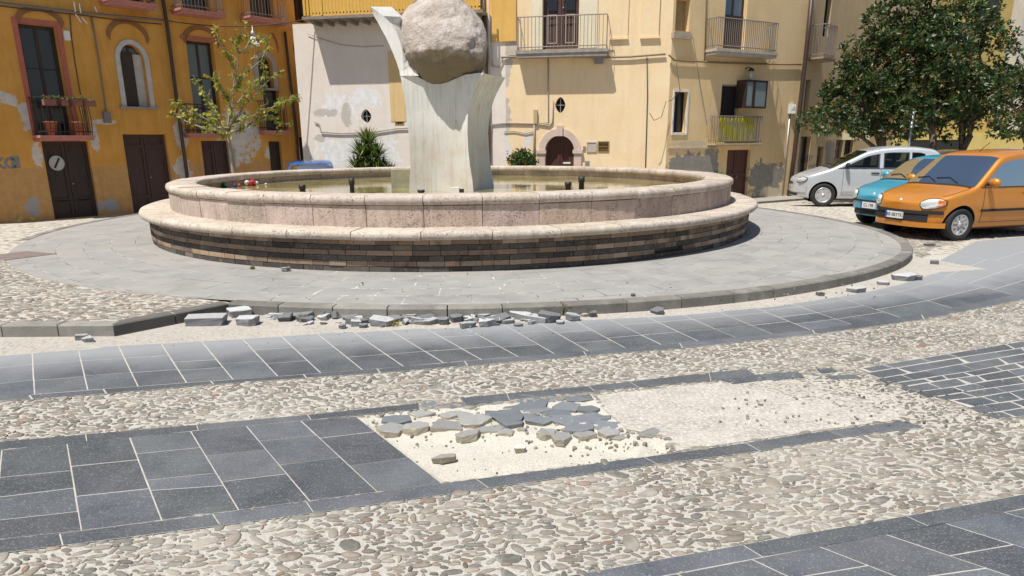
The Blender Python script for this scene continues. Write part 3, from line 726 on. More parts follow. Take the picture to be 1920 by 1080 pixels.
def rub(px, py, wpx, hpx, rz, tl, light, i, z=0.02):
    p = U(px, py, z); mpp = (Vector((p.x, p.y, z))-Vector((0, 0, EYE))).length/FL
    W = wpx*mpp; Hh = max(.035, hpx*mpp*.85); D = max(W*.5, min(W*.85, .18)); R = random.Random(100+i)
    if hpx > .7*wpx: Hh = hpx*mpp*.7; D = W
    lc = (.40, .405, .40) if light else (.17, .175, .18)
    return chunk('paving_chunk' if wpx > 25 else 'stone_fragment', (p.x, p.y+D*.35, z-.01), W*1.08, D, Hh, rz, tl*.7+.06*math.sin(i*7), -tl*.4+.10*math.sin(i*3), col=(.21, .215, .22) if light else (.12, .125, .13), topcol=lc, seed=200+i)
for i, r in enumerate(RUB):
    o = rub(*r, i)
    if i == 0: tag(o, 'widest pale slab fragment lying alone by the left end of the rubble row', 'paving stone')
    elif i == 7: tag(o, 'dark slab piece tipped up steeply in the rubble row', 'paving stone')
    elif i == 8: tag(o, 'small black stone cube in front of the rubble row', 'stone')
    elif i == 2: tag(o, 'pale squarish slab piece just right of the widest fragment', 'paving stone')
    elif r[2] > 25: tag(o, ('pale topped' if r[6] else 'dark')+' broken slab in the rubble heaped along the kerb', 'paving stone', 'broken slabs along the platform kerb')
    else: tag(o, ('pale' if r[6] else 'dark')+' small stone fragment in the rubble heaped along the kerb', 'stone', 'stone fragments along the platform kerb')
RX = random.Random(77)
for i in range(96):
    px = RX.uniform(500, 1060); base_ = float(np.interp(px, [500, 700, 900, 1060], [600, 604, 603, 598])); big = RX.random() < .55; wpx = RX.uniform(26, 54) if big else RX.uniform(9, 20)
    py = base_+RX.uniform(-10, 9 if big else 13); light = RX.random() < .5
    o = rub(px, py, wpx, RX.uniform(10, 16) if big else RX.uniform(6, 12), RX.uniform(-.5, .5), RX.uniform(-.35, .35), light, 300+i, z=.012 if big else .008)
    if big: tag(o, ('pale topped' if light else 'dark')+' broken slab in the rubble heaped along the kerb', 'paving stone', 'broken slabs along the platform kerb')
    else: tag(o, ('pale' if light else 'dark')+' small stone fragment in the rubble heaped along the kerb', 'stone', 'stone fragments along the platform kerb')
SOLO = [(1236, 590, 28, 14, .2, .2, 0, 'dark chunk against the kerb right of the rubble row'), (1539, 556, 14, 12, 0, 0, 0, 'dark little stone against the kerb, left of the pale slabs'), (1609, 549, 34, 11, 0, 0, 1, 'pale slab fragment at the kerb, leftmost of three on the right'),
        (1658, 535, 20, 9, 0, 0, 1, 'small pale fragment between two pale slabs at the kerb'), (1700, 527, 46, 13, .1, 0, 1, 'large pale slab fragment at the end of the kerb'), (1723, 525, 20, 9, 0, 0, 0, 'grey stone touching the large pale slab at the kerb end'),
        (1758, 497, 24, 9, .2, 0, 0, 'stone on the cobbles beyond the platform, below the orange car'), (1748, 461, 22, 6, .1, 0, 0, 'dark flat stone on the cobbles before the orange car'),
        (150, 641, 22, 14, .3, 0, 1, 'white stone lump in front of the left kerb'), (165, 644, 22, 14, -.3, .2, 1, 'white stone lump with dark edge in front of the left kerb'), (534, 508, 16, 9, .3, 0, 1, 'small pale stone on the platform at the foot of the fountain'), (1188, 554, 9, 7, .3, 0, 0, 'tiny black stone alone on the platform paving')]
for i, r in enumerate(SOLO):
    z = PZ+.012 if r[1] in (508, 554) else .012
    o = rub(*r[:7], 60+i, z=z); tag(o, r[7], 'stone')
    if r[0] in (150, 165):
        o.data = o.data.copy()
# broken slabs in the hole
HS = [(725, 778, 735, 820, 52, 22, -.3, 0), (700, 0, 738, 815, 60, 26, .25, 0)]
HC = [  # px centre, py of bottom front, w px, h px(face), rot, colour 0 dark 1 mid, label
 (727, 822, 52, 17, -.45, 0, 'wedge shaped block at the left end of the broken slabs in the hole'), (742, 803, 44, 9, -.1, 1, ''), (778, 821, 42, 18, -.15, 0, ''), (700, 797, 40, 8, .1, 0, ''),
 (832, 822, 58, 19, -.05, 0, 'squared block with pale front face in the middle of the hole edge'), (790, 795, 44, 12, .3, 0, ''), (858, 798, 56, 14, .1, 0, 'large flat slab with upturned edge among the hole stones'), (815, 777, 50, 7, 0, 1, ''), (850, 775, 44, 8, .2, 1, ''),
 (905, 779, 38, 14, .5, 0, ''), (879, 832, 38, 12, .35, 0, ''), (893, 812, 60, 10, .15, 0, ''), (920, 823, 44, 10, .05, 0, ''), (975, 777, 84, 8, .05, 1, 'broad smooth slab below the top edge strip'), (955, 798, 54, 8, .1, 1, ''), (958, 809, 50, 9, .1, 1, ''), (1014, 802, 58, 9, -.2, 1, ''), (1004, 789, 60, 8, -.15, 1, ''),
 (1046, 793, 48, 9, .1, 1, ''), (1060, 779, 50, 9, -.1, 1, ''), (1022, 766, 40, 7, .2, 1, ''), (1040, 757, 44, 6, 0, 1, ''), (1068, 806, 50, 10, -.3, 1, ''), (1110, 806, 60, 10, .3, 1, 'dark speckled slab at the right end of the broken paving'), (1090, 820, 50, 9, -.1, 1, ''),
 (1085, 762, 44, 7, .1, 1, ''), (1105, 784, 40, 8, .2, 1, ''), (985, 764, 40, 6, 0, 1, ''), (930, 768, 40, 6, .1, 1, ''), (1130, 797, 34, 8, -.2, 1, ''), (930, 790, 36, 9, .3, 1, ''), (905, 797, 30, 9, .1, 1, ''), (840, 797, 26, 9, 0, 0, ''), (948, 826, 30, 16, .2, 0, ''), (978, 820, 18, 14, 0, 0, ''), (1022, 831, 36, 8, .1, 0, ''), (1054, 837, 40, 13, .15, 0, ''), (1097, 833, 36, 12, .1, 0, ''), (1140, 831, 40, 12, -.1, 0, ''), (1145, 818, 50, 7, .1, 1, ''), (1185, 835, 40, 12, .1, 0, ''), (1222, 836, 44, 11, .6, 0, 'jagged dark edge stone at the right tip of the hole'), (1162, 836, 22, 10, 0, 0, '')]
for i, (px, py, wp, hp, rz, mid, lb) in enumerate(HC):
    zb = -.052 if not mid else -.035; p = U(px, py, zb); mpp = (Vector((p.x, p.y, 0))-Vector((0, 0, EYE))).length/FL
    W = wp*mpp*1.27; D = W*(.78 if not mid else .85); top = .004 if mid else (-.006+.007*(i % 3))
    o = chunk('broken_slab', (p.x, p.y+D*.42, zb), W*1.12, D, top-zb, rz, ru(-.06, .06), ru(-.06, .06), col=(.36, .32, .25) if not mid else (.2, .2, .19), topcol=(.15, .165, .18) if mid else (.25, .25, .24), seed=400+i, irr=.34)
    tag(o, lb or ('dark flush slab piece still bedded at the edge of the hole' if mid else 'loose grey slab piece lying in the row across the hole'), 'paving stone', None if lb else ('bedded slab pieces at the hole' if mid else 'loose slab pieces in the hole'))
for (px, py, wp, hp, rz, lb) in [(832, 870, 54, 18, .25, 'lone grey brick shaped fragment lying on the sand of the hole'), (975, 851, 26, 18, .2, 'small pale chunk on the sand below the broken slabs')]:
    p = U(px, py, -.06); mpp = (Vector((p.x, p.y, 0))-Vector((0, 0, EYE))).length/FL
    o = chunk('stone_fragment', (p.x, p.y+.03, -.058), wp*mpp, .055 if wp > 40 else .06, .038, rz, .08, -.05, col=(.24, .21, .16), topcol=(.26, .25, .22) if wp > 40 else (.6, .55, .45), seed=int(px), irr=.15); tag(o, lb, 'stone')
# crumbs of mortar and stone between the broken slabs
mb = MB(); R = random.Random(14)
for _ in range(230):
    px = R.uniform(690, 1235); ln = float(np.interp(px, [690, 860, 1000, 1240], [800, 812, 818, 836])); py = R.uniform(ln-34, ln+R.choice([4, 10, 10, 22])) if px < 1120 else R.uniform(ln-14, ln+8)
    p = U(px, py, -.03)
    if not pip(p.x, p.y, HOLE2): continue
    a = R.uniform(.004, .015); z = hole_depth(p.x, p.y); k = R.uniform(.7, 1.15); c = R.choice([(.46, .42, .35), (.40, .37, .31), (.20, .20, .195), (.30, .28, .24)])
    n0 = len(mb.c); pebble1(mb, R, p.x, p.y, a, a*R.uniform(.6, 1), R.uniform(0, 3), z+.004, h=a*R.uniform(.4, .8)); mb.c[n0:] = [tuple(q*k for q in c)]*(len(mb.c)-n0); mb.sm[n0:] = [False]*(len(mb.c)-n0)
tag(mb.build('rubble_crumbs', MT['pebble']), 'crumbled mortar and stone bits between the broken slabs', 'rubble', kind='stuff')
# scattered grit
mb = MB(); R = random.Random(4)
for _ in range(480):
    if _ < 260: p = UT(R.uniform(200, 1300), R.uniform(600, 650))
    elif _ < 380: p = U(R.uniform(1350, 1880), R.uniform(720, 800), .006)
    elif _ < 450: p = U(R.uniform(500, 1650), R.uniform(520, 565), PZ)
    else: p = U(R.uniform(700, 1200), R.uniform(835, 895), -.06)
    a = R.uniform(.005, .013)*(.5 if _ >= 450 else 1); k = R.uniform(.3, 1.0)
    pebble1(mb, R, p.x, p.y, a, a*.7, R.uniform(0, 3), p.z+.002, h=a*R.uniform(.5, 1)); mb.c[-27:] = [(.3*k, .28*k, .25*k)]*27
tag(mb.build('grit', MT['pebble']), 'scattered grit on the paving', 'grit', kind='stuff')
# rusty drain plate on platform, left
q = [U(-25, 480, PZ+.004), U(8, 488, PZ+.004), U(105, 476, PZ+.004), U(52, 471, PZ+.004)]
mb = MB(); mb.prism([(p.x, p.y) for p in orient([(a.x, a.y) for a in q]) and [Vector(t) for t in orient([(a.x, a.y) for a in q])]], PZ-.01, PZ+.008, bev=.003, col=(1, 1, 1))
tag(mb.build('drain_cover', simple('rusty_plate', (.19, .15, .135), .8, .25, 8, .2)), 'flat rusty drain cover in the paving at the left edge', 'drain cover')
# ================================================================== FOUNTAIN
R1, R2, RK = 5.183, 5.642, 5.50
ft = empty('fountain', (FX, FY, PZ), label='round stone fountain with a bench ring and striped brick base', cat='fountain')
def ringblock(mb, prof, a0, a1, n=3, k=1., jit=0., cap=True, smooth=True):
    """closed profile [(r,z)] swept from a0 to a1"""
    m = len(prof); vs = []; dr = ru(-jit, jit); dz = ru(-jit, jit)
    for i in range(n+1):
        a = a0+(a1-a0)*i/n
        e = .006 if (i in (0, n)) else 0
        for (r, z) in prof: vs.append(((r+dr)*math.cos(a), (r+dr)*math.sin(a), z+dz-PZ))
    fs = [(i*m+j, (i+1)*m+j, (i+1)*m+(j+1) % m, i*m+(j+1) % m) for i in range(n) for j in range(m)]
    mb.add(vs, fs, col=k if isinstance(k, tuple) else (k, k, k), smooth=smooth)
    mb.add(vs[:m], [tuple(range(m))], col=(k if isinstance(k, tuple) else (k, k, k))); mb.add(vs[n*m:], [tuple(range(m-1, -1, -1))], col=(k if isinstance(k, tuple) else (k, k, k)))
NS = 44; off = math.atan2(8.63-FY, -.0+.02)
J0 = -PI/2 + (.0)
def th_of_px(px, py, z): p = U(px, py, z); return math.atan2(p.y-FY, p.x-FX)
t1 = th_of_px(793, 385.8, .915); t2 = th_of_px(906.7, 385, .915); step = (t2-t1); NS = round(2*PI/step); step = 2*PI/NS
# upper coping: bullnose
def bull(ri, ro, z0, z1, n=5):
    h = (z1-z0)/2; zc = (z0+z1)/2; q = [(ri, z0+.01)]
    q = []
    for i in range(n+1): t = -PI/2+PI*i/n; q.append((ro-h*.75+math.cos(t)*h*.75, zc+math.sin(t)*h))
    for i in range(n+1): t = PI/2+PI*i/n; q.append((ri+h*.5+math.cos(t)*h*.5, zc+math.sin(t)*h))
    return q
mb = MB(); th = t1
for i in range(NS): 
    k = ru(.92, 1.08); ringblock(mb, bull(4.72, R1+.025, .915, 1.035), th+.0009, th+step-.0009, k=(k, k*ru(.97, 1.01), k*ru(.94, 1.02)), jit=.004); th += step
mb.build('coping', MT['coping'], ft)
mb = MB(); th = t1
for i in range(NS):
    k = ru(.86, 1.1); ringblock(mb, [(4.80, .55), (R1-.012, .55), (R1-.012, .911), (4.80, .911)], th+.0008, th+step-.0008, k=(k, k*ru(.95, 1.01), k*ru(.93, 1.03)), jit=.004, smooth=False); th += step
mb.build('basin_wall', MT['rose'], ft)
t3 = th_of_px(660, 440, .6); t4 = th_of_px(790, 441, .6); st2 = t4-t3; NB = round(2*PI/st2); st2 = 2*PI/NB
mb = MB(); th = t3
for i in range(NB):
    k = ru(.95, 1.08); ringblock(mb, bull(5.05, R2, .535, .64), th+.0009, th+st2-.0009, k=(k, k*ru(.97, 1.01), k*ru(.93, 1.0)), jit=.004, n=4); th += st2
mb.build('bench_coping', MT['coping'], ft)
# brick base
mb = MB(); rows_ = 6; zb0, zb1 = PZ, .535; rh = (zb1-zb0)/rows_; R = random.Random(12)
for j in range(rows_):
    z0 = zb0+j*rh; n = 150 if j % 2 else 118; o = R.uniform(0, .05); ang_ = o
    dark = (j % 2 == 0)
    rh_ = rh
    while ang_ < o+2*PI-.02:
        wa = min(R.choice([.035, .042, .05, .062]), o+2*PI-ang_)
        if dark: k = R.uniform(.6, 1.5); c = (.080*k, .070*k, .060*k); 
        else:
            k = R.uniform(.75, 1.2); c = R.choice([(.34, .225, .145), (.36, .25, .165), (.29, .205, .14), (.38, .29, .205), (.22, .155, .11)]); c = tuple(q*k for q in c)
        if dark and R.random() < .07: c = (.2, .16, .12)
        ro = RK+.015*(j/6)+R.uniform(-.006, .006); gone = abs(((ang_+PI) % (2*PI)-PI)-th_of_px(1250, 474, .2)) < .05 and j == 1
        if not gone: ringblock(mb, [(5.2, z0+.003), (ro, z0+.003), (ro, z0+rh-.003), (5.2, z0+rh-.003)], ang_+.0006, ang_+wa-.0006, n=1, k=c, smooth=False)
        ang_ += wa
def brickm():
    t = NT('banded_brick'); n = t.noise(30, 5, .7); c = t.mix(1.0, t.attr('tint'), t.mix(n, (.6, .6, .6), (1.35, 1.35, 1.35)), 'MULTIPLY')
    st = t.noise(3.2, 6, .7, t.scale(t.co, (1.5, 1.5, .8))); c = t.mix(t.mapr(st, .54, .70, 0, .7), c, (.06, .046, .035))
    w2 = t.noise(22, 4, .6); c = t.mix(t.mapr(w2, .58, .75, 0, .5), c, (.42, .37, .31))
    return t.fin(c, .9, t.bump(t.noise(60, 5), .6, .008))
mb.build('brick_base', brickm(), ft)
mb = MB(); mb.lathe([(5.44, .0), (5.44, .40)], 96, smooth=True); mb.c = [(.6, .6, .6)]*len(mb.c); mb.build('mortar_core', simple('dark_joint_mortar', (.10, .08, .065), .95, .2, 12, .3), ft)
WZ = .80
mb = MB()
mb.add([(4.82*math.cos(2*PI*i/96), 4.82*math.sin(2*PI*i/96), WZ-PZ) for i in range(96)], [tuple(range(96))])
wt = mb.build('fountain_water', MT['water'], ft)
# nozzles
for i, (px, pb, pt_, lb) in enumerate([(568, 367, 346, 'dark pipe stub'), (661, 366, 334, ''), (790, 368, 356, ''), (1065, 360, 341, ''), (1090, 357, 331, '')]):
    p = U(px, pb, WZ); top = OY(px, pt_, p.y).z; mb = MB(); r = .06 if i != 1 else .05
    h = top-WZ; mb.lathe([(r*.8, -.05), (r*.8, h*.6), (r, h*.62), (r, h), (r*.7, h), (r*.7, h-.03)], 12, col=(1, 1, 1))
    mb.build('water_nozzle', MT['dark_iron'], ft, loc=(p.x-FX, p.y-FY, WZ-PZ))
p = U(855, 362, WZ); mb = MB(); mb.box(-.09, .06, -.05, .05, -.05, .10, col=(1, 1, 1)); mb.build('lamp_housing', MT['white_paint'], ft, loc=(p.x-FX, p.y-FY, WZ-PZ)); mb = MB(); mb.box(.062, .14, -.045, .045, -.05, .07); mb.build('lamp_bracket', MT['dark_iron'], ft, loc=(p.x-FX, p.y-FY, WZ-PZ))
# low concrete block in basin left of the sculpture
yb = U(750, 353, WZ).y
a = OY(734, 353, yb); b = OY(772, 318, yb); mb = MB(); mb.box(a.x, b.x+.1, yb, yb+.5, .5, b.z)
tag(mb.build('concrete_block', simple('green_stained_concrete', (.27, .26, .18), .9, .25, 5, .3)), 'low grey block standing in the water left of the sculpture', 'block')
# floating litter
def litter(px, py, w, h, col, name, lb):
    p = U(px, py, WZ); mb = MB(); mp = p.length/FL
    M_ = Matrix.Translation((0, 0, h*mp*.3)) @ Matrix.Rotation(1.3, 4, 'X') @ Matrix.Rotation(.3, 4, 'Y')
    mb.lathe([(.0, -w*mp*.9), (w*mp*.42, -w*mp*.85), (w*mp*.45, 0), (w*mp*.42, w*mp*.3), (w*mp*.15, w*mp*.7), (w*mp*.13, w*mp*.9), (0, w*mp*.92)], 10, M=M_)
    tag(mb.build(name, simple(name+'_plastic', col, .3, .1, 5, 0), loc=p), lb, 'litter')
litter(422, 352, 9, 14, (.02, .22, .05), 'plastic_bottle', 'green plastic bottle floating at the left side of the fountain')
litter(441, 351, 7, 9, (.02, .07, .35), 'plastic_bottle', 'blue plastic litter floating right of the green bottle')
litter(449, 350, 6, 8, (.55, .12, .06), 'drink_can', 'small orange red can floating beside the blue litter')
litter(464, 348, 10, 15, (.75, .72, .66), 'paper_cup', 'white cup floating left of the red packet')
litter(474, 348, 13, 15, (.5, .02, .05), 'snack_packet', 'crimson packet floating between two white pieces')
litter(482, 346, 7, 8, (.75, .7, .6), 'paper_cup', 'small white cup floating right of the crimson packet')
litter(499, 347, 5, 5, (.75, .72, .66), 'bottle_cap', 'tiny white scrap floating alone, rightmost of the litter')

# ================================================================== SCULPTURE
YF = U(845, 358, WZ).y
def S(px, py, y=None): return OY(px, py, YF if y is None else y)
# rows: (py, x front-left, x front-right, x back-right) ; front-right corner nearer, wing goes back to the right
rowsL = [(364, 767, 888, 927), (340, 768, 886, 924), (310, 769.5, 881, 919), (280, 769, 878, 917), (250, 766, 876.5, 915.5), (220, 763, 877, 917), (195, 760, 881, 922), (175, 757, 886.5, 929), (158, 754, 893, 937), (146, 751.5, 899, 943), (137.5, 749, 906.5, 948)]
mb = MB(); DW = .95     # depth
vs = []; nF = 14
for k, (py, xl, xf, xb) in enumerate(rowsL):
    fl = S(xl, py); fr = S(xf, py); z = fl.z; pxw = (xf-xl)
    br = OY(xb, py, YF+.95); br.z = fr.z
    bl = Vector((fl.x+.22, YF+.95, z))
    fr = Vector((fr.x, YF, z)); fl.z = z
    row = [fl+(fr-fl)*(i/nF)+Vector((0, .10*math.sin(PI*i/nF), 0)) for i in range(nF+1)]
    row += [fr+(br-fr)*(i/6)+Vector((-.06*math.sin(PI*i/6), .0, 0)) for i in range(1, 7)]
    row += [br+(bl-br)*(i/4) for i in range(1, 5)]
    row += [bl+(fl-bl)*(i/3) for i in range(1, 3)]
    def notch(x):
        px_ = PRJ((x, YF, z))[0]; yn = float(np.interp(px_, [745, 775, 786, 799, 818, 835, 852, 872, 892, 893], [137.5, 140, 145, 153, 157.5, 155, 147, 139, 137.5, 0])); return S(px_, yn).z if yn > 1 else 99
    vs.append([Vector((p.x, p.y, min(z, notch(p.x)))) for p in row])
n = len(vs[0]); flat = [p for r in vs for p in r]
for k in range(len(vs)-1):
    for i in range(n):
        j = (i+1) % n; sm = True
        mb.add([vs[k][i], vs[k][j], vs[k+1][j], vs[k+1][i]], [(0, 1, 2, 3)])
mb.add(vs[-1], [tuple(range(n))])
pdo = mb.build('pedestal', MT['marble'])
bm = bmesh.new(); bm.from_mesh(pdo.data); bmesh.ops.remove_doubles(bm, verts=bm.verts, dist=.0005); bm.to_mesh(pdo.data); bm.free()
for p in pdo.data.polygons: p.use_smooth = True
sc = empty('sculpture', (S(830, 360).x, YF+.45, WZ-.02), label='tall pale marble sculpture with a curved horn, rising from the fountain and cradling a boulder', cat='sculpture')
def adopt(o, par):
    o.parent = par; o.matrix_parent_inverse = Matrix.Identity(4)
    for v in o.data.vertices: v.co = v.co-par.location
MT['marble2'] = MT['marble']
# horn : outer left edge, crease, inner edge
HRN = [  # py, outer x, crease x, inner x
 (142, 750.5, 750.5, 785), (132, 748.5, 752, 780), (118, 744, 756, 772), (100, 737, 755, 766), (84, 730, 752, 761), (70, 723.5, 747, 759), (55, 715, 740, 758.5), (42, 708, 731, 757), (30, 701, 719, 748), (20, 696.5, 706, 739), (12.5, 693.3, 694.5, 731.5)]
mb = MB(); vs = []
for k, (py, xo, xc, xi) in enumerate(HRN):
    t = k/(len(HRN)-1); z = S(xo, py).z
    o_ = S(xo, py); c_ = S(xc, py); i_ = S(xi, py)
    ycr = float(np.interp(xi, [h[2] for h in HRN[::-1]], [h[0] for h in HRN[::-1]])); zcr = S(xi, ycr).z; back = max(0., (z-zcr))*.5; bc = 0
    pts = [Vector((o_.x, YF+.0+.03*t, z)), Vector((c_.x, YF+.0, z)), Vector((i_.x, YF+.01+back, z+.02*t)), Vector((i_.x+.03, YF+.66+back*.8, z+.02*t)), Vector((o_.x+.18*(1-t)+.1, YF+.66+back*.8, z))]
    vs.append(pts)
for k in range(len(vs)-1):
    for i in range(5):
        j = (i+1) % 5; mb.add([vs[k][i], vs[k][j], vs[k+1][j], vs[k+1][i]], [(0, 1, 2, 3)])
mb.add(vs[-1], [(0, 1, 2, 3, 4)]); mb.add(vs[0], [(4, 3, 2, 1, 0)])
ho = mb.build('horn', MT['marble'])
bm = bmesh.new(); bm.from_mesh(ho.data); bmesh.ops.remove_doubles(bm, verts=bm.verts, dist=.0005); bmesh.ops.recalc_face_normals(bm, faces=bm.faces)
bm.to_mesh(ho.data); bm.free()
# saddle between horn and shoulder, behind the boulder
mb = MB(); zs = S(800, 140).z; a = S(790, 140); b = S(893, 140)
# sharp edges on pedestal corners
for o in (pdo, ho):
    bm = bmesh.new(); bm.from_mesh(o.data); bmesh.ops.recalc_face_normals(bm, faces=bm.faces)
    for e in bm.edges:
        if len(e.link_faces) == 2 and e.calc_face_angle(0) > math.radians(28): e.smooth = False
    for f in bm.faces: f.smooth = True
    bm.to_mesh(o.data); bm.free()
    o.parent = sc
    for v in o.data.vertices: v.co -= Vector(sc.location)
# boulder
bm = bmesh.new(); bmesh.ops.create_icosphere(bm, subdivisions=6, radius=1)
rc = OY(829, 79, YF+.34); mpp = (YF+.34)/FL*1.0
rx = 77*mpp*1.02; rz = 82*mpp*1.02
# traced outline radius by angle (pixels about centre 829,79)
OUT_ = [(906, 95), (907, 70), (898, 45), (885, 28), (868, 12), (848, 3), (825, -2), (800, 0), (780, 12), (766, 25), (757, 42), (754, 62), (756, 80), (763, 100), (772, 122), (782, 140), (797, 154), (818, 161), (835, 159), (852, 150), (872, 140), (893, 133), (903, 120)]
oa = sorted((math.atan2(-(y-79), x-829) % (2*PI), math.hypot(x-829, y-79)*mpp) for x, y in OUT_)
A_ = np.array([a for a, r in oa]); R_ = np.array([r for a, r in oa])
for v in bm.verts:
    d = v.co.normalized(); a = math.atan2(d.z, d.x) % (2*PI); h = math.hypot(d.x, d.z)
    r = float(np.interp(a, A_, R_, period=2*PI)); ry = .62
    s_ = Vector((d.x*(r if h > 1e-3 else .78), d.y*ry, d.z*(r if h > 1e-3 else .78)))
    n1 = mnoise.fractal(d*1.8+Vector((3, 1, 0)), 1, 2, 4); n2 = mnoise.fractal(d*6, .9, 2, 4); 
    cr = max(0, 1-(d-Vector((-.28, -.80, .53)).normalized()).length/.33); cr2 = max(0, 1-(d-Vector((.72, -.66, -.2)).normalized()).length/.30)
    n3 = mnoise.cell(d*2.1+Vector((1.3, 0, 4))); s_ *= 1+.085*n1*(abs(d.y))+.020*n2+.02*n3*abs(d.y)-.17*sstep(0, 1, cr)-.09*sstep(0, 1, cr2)
    if d.y < .25:
        wgt = sstep(.25, -.35, -(-d.y)) if False else sstep(-.25, .35, -d.y); z_ = s_.z
        sh = .42*max(z_, -.22)+(.38*(-.22-z_) if z_ < -.22 else 0); s_.y += wgt*(sh-.02)
    v.co = s_
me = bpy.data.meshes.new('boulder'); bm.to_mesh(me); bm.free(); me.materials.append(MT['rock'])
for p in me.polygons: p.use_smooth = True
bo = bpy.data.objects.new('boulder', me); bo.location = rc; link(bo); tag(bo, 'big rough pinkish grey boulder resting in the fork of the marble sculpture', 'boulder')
# ================================================================== BUILDINGS
class Fac:
    def __init__(s, A, B, z0=-.30):
        s.A = Vector((A[0], A[1], 0)); d = Vector((B[0]-A[0], B[1]-A[1], 0)); s.len = d.length; s.t = d.normalized(); s.n = Vector((-s.t.y, s.t.x, 0)); s.rz = math.atan2(s.t.y, s.t.x); s.z0 = z0
    def P(s, px, py, off=0.0):
        d = ray(px, py); d = Vector(d); E_ = Vector((0, 0, EYE)); k = ((s.A+s.n*off-E_).dot(s.n))/d.dot(s.n); q = E_+d*k
        return ((q-s.A).dot(s.t), q.z)
    def R(s, xl, yt, xr, yb, off=0.0):
        xm, ym = (xl+xr)/2, (yt+yb)/2
        return (s.P(xl, ym, off)[0], s.P(xm, yb, off)[1], s.P(xr, ym, off)[0], s.P(xm, yt, off)[1])
    def W(s, x, y, z): return s.A+s.t*x+s.n*y+Vector((0, 0, z))
FAC = {}
def wall(name, parent, s0, s1, z0, z1, holes, mats, depth=.22, arch=(), back=5.0, mfun=None, quads=True):
    """wall face at y=0 with real openings; holes (s0,z0,s1,z1)"""
    mb = MB(); XS = sorted(set([s0, s1]+[h[0] for h in holes]+[h[2] for h in holes])); ZS = sorted(set([z0, z1]+[h[1] for h in holes]+[h[3] for h in holes]))
    XS = [x for x in XS if s0-1e-6 <= x <= s1+1e-6]; ZS = [z for z in ZS if z0-1e-6 <= z <= z1+1e-6]
    for i in range(len(XS)-1):
        for j in range(len(ZS)-1):
            cx, cz = (XS[i]+XS[i+1])/2, (ZS[j]+ZS[j+1])/2
            if any(h[0] < cx < h[2] and h[1] < cz < h[3] for h in holes): continue
            mb.quad((XS[i], 0, ZS[j]), (XS[i+1], 0, ZS[j]), (XS[i+1], 0, ZS[j+1]), (XS[i], 0, ZS[j+1]))
    for (a, b, c, d) in holes:
        b_, d_ = max(b, z0), min(d, z1)
        mb.quad((a, 0, b_), (a, 0, d_), (a, depth, d_), (a, depth, b_)); mb.quad((c, 0, b_), (c, depth, b_), (c, depth, d_), (c, 0, d_))
        if d < z1: mb.quad((a, 0, d_), (c, 0, d_), (c, depth, d_), (a, depth, d_))
        if b > z0: mb.quad((a, 0, b_), (a, depth, b_), (c, depth, b_), (c, 0, b_))
    for (a, b, c, d, rise) in arch:   # round top fill
        n = 12; cx = (a+c)/2; r = (c-a)/2; pts = [(cx-r*math.cos(PI*i/n), d-rise+rise*math.sin(PI*i/n)) for i in range(n+1)]
        for i in range(n):
            p, q = pts[i], pts[i+1]; e = .0012
            mb.quad((p[0], e, p[1]), (q[0], e, q[1]), (q[0], e, d), (p[0], e, d)); mb.quad((p[0], e, p[1]), (p[0], depth, p[1]), (q[0], depth, q[1]), (q[0], e, q[1]))
    mb.quad((s0, 0, z0), (s0, back, z0), (s0, back, z1), (s0, 0, z1)); mb.quad((s1, 0, z0), (s1, 0, z1), (s1, back, z1), (s1, back, z0)); mb.quad((s0, 0, z1), (s1, 0, z1), (s1, back, z1), (s0, back, z1)); mb.quad((s0, back, z0), (s1, back, z0), (s1, back, z1), (s0, back, z1))
    return mb.build(name, mats, parent)
def panel(mb, a, b, c, d, y0, y1, **k): mb.box(a, c, y0, y1, b, d, **k)
def frame(mb, a, b, c, d, w, y0, y1, **k):
    panel(mb, a, b, a+w, d, y0, y1, **k); panel(mb, c-w, b, c, d, y0, y1, **k); panel(mb, a+w, d-w, c-w, d, y0, y1, **k); panel(mb, a+w, b, c-w, b+w, y0, y1, **k)
def window(par, h, fm, pm, fw=.06, y=.16, mull=1, trans=(), name='window'):
    mb = MB(); a, b, c, d = h; frame(mb, a, b, c, d, fw, y, y+.05)
    for i in range(mull): x = a+(c-a)*(i+1)/(mull+1); panel(mb, x-fw*.45, b+fw, x+fw*.45, d-fw, y+.003, y+.047)
    for t in trans: z = b+(d-b)*t; panel(mb, a+fw, z-.02, c-fw, z+.02, y+.006, y+.044)
    w_ = mb.build(name, fm, par); mb = MB(); panel(mb, a+fw*.5, b+fw*.5, c-fw*.5, d-fw*.5, y+.02, y+.03); mb.build('pane', pm, w_); return w_
def door(par, h, m, y=.14, leaves=2, rails=(.25,), name='door', fw=.05, knob=True):
    a, b, c, d = h; mb = MB(); panel(mb, a, b, c, d, y+.03, y+.07); n = leaves; L = (c-a)/n
    for i in range(n):
        x0, x1 = a+L*i+.008, a+L*(i+1)-.008; frame(mb, x0, b, x1, d, fw*1.6, y, y+.032)
        for r in rails: z = b+(d-b)*r; panel(mb, x0+fw*1.6, z-.05, x1-fw*1.6, z+.05, y+.003, y+.031)
    o = mb.build(name, m, par)
    if knob:
        k = MB(); x = (a+c)/2+.06; z = b+(d-b)*.45; k.lathe([(0, 0), (.025, .005), (.03, .03), (0, .05)], 8, M=Matrix.Translation((x, y, z)) @ Matrix.Rotation(PI/2, 4, 'X')); k.build('handle', MT['zinc'], o)
    return o
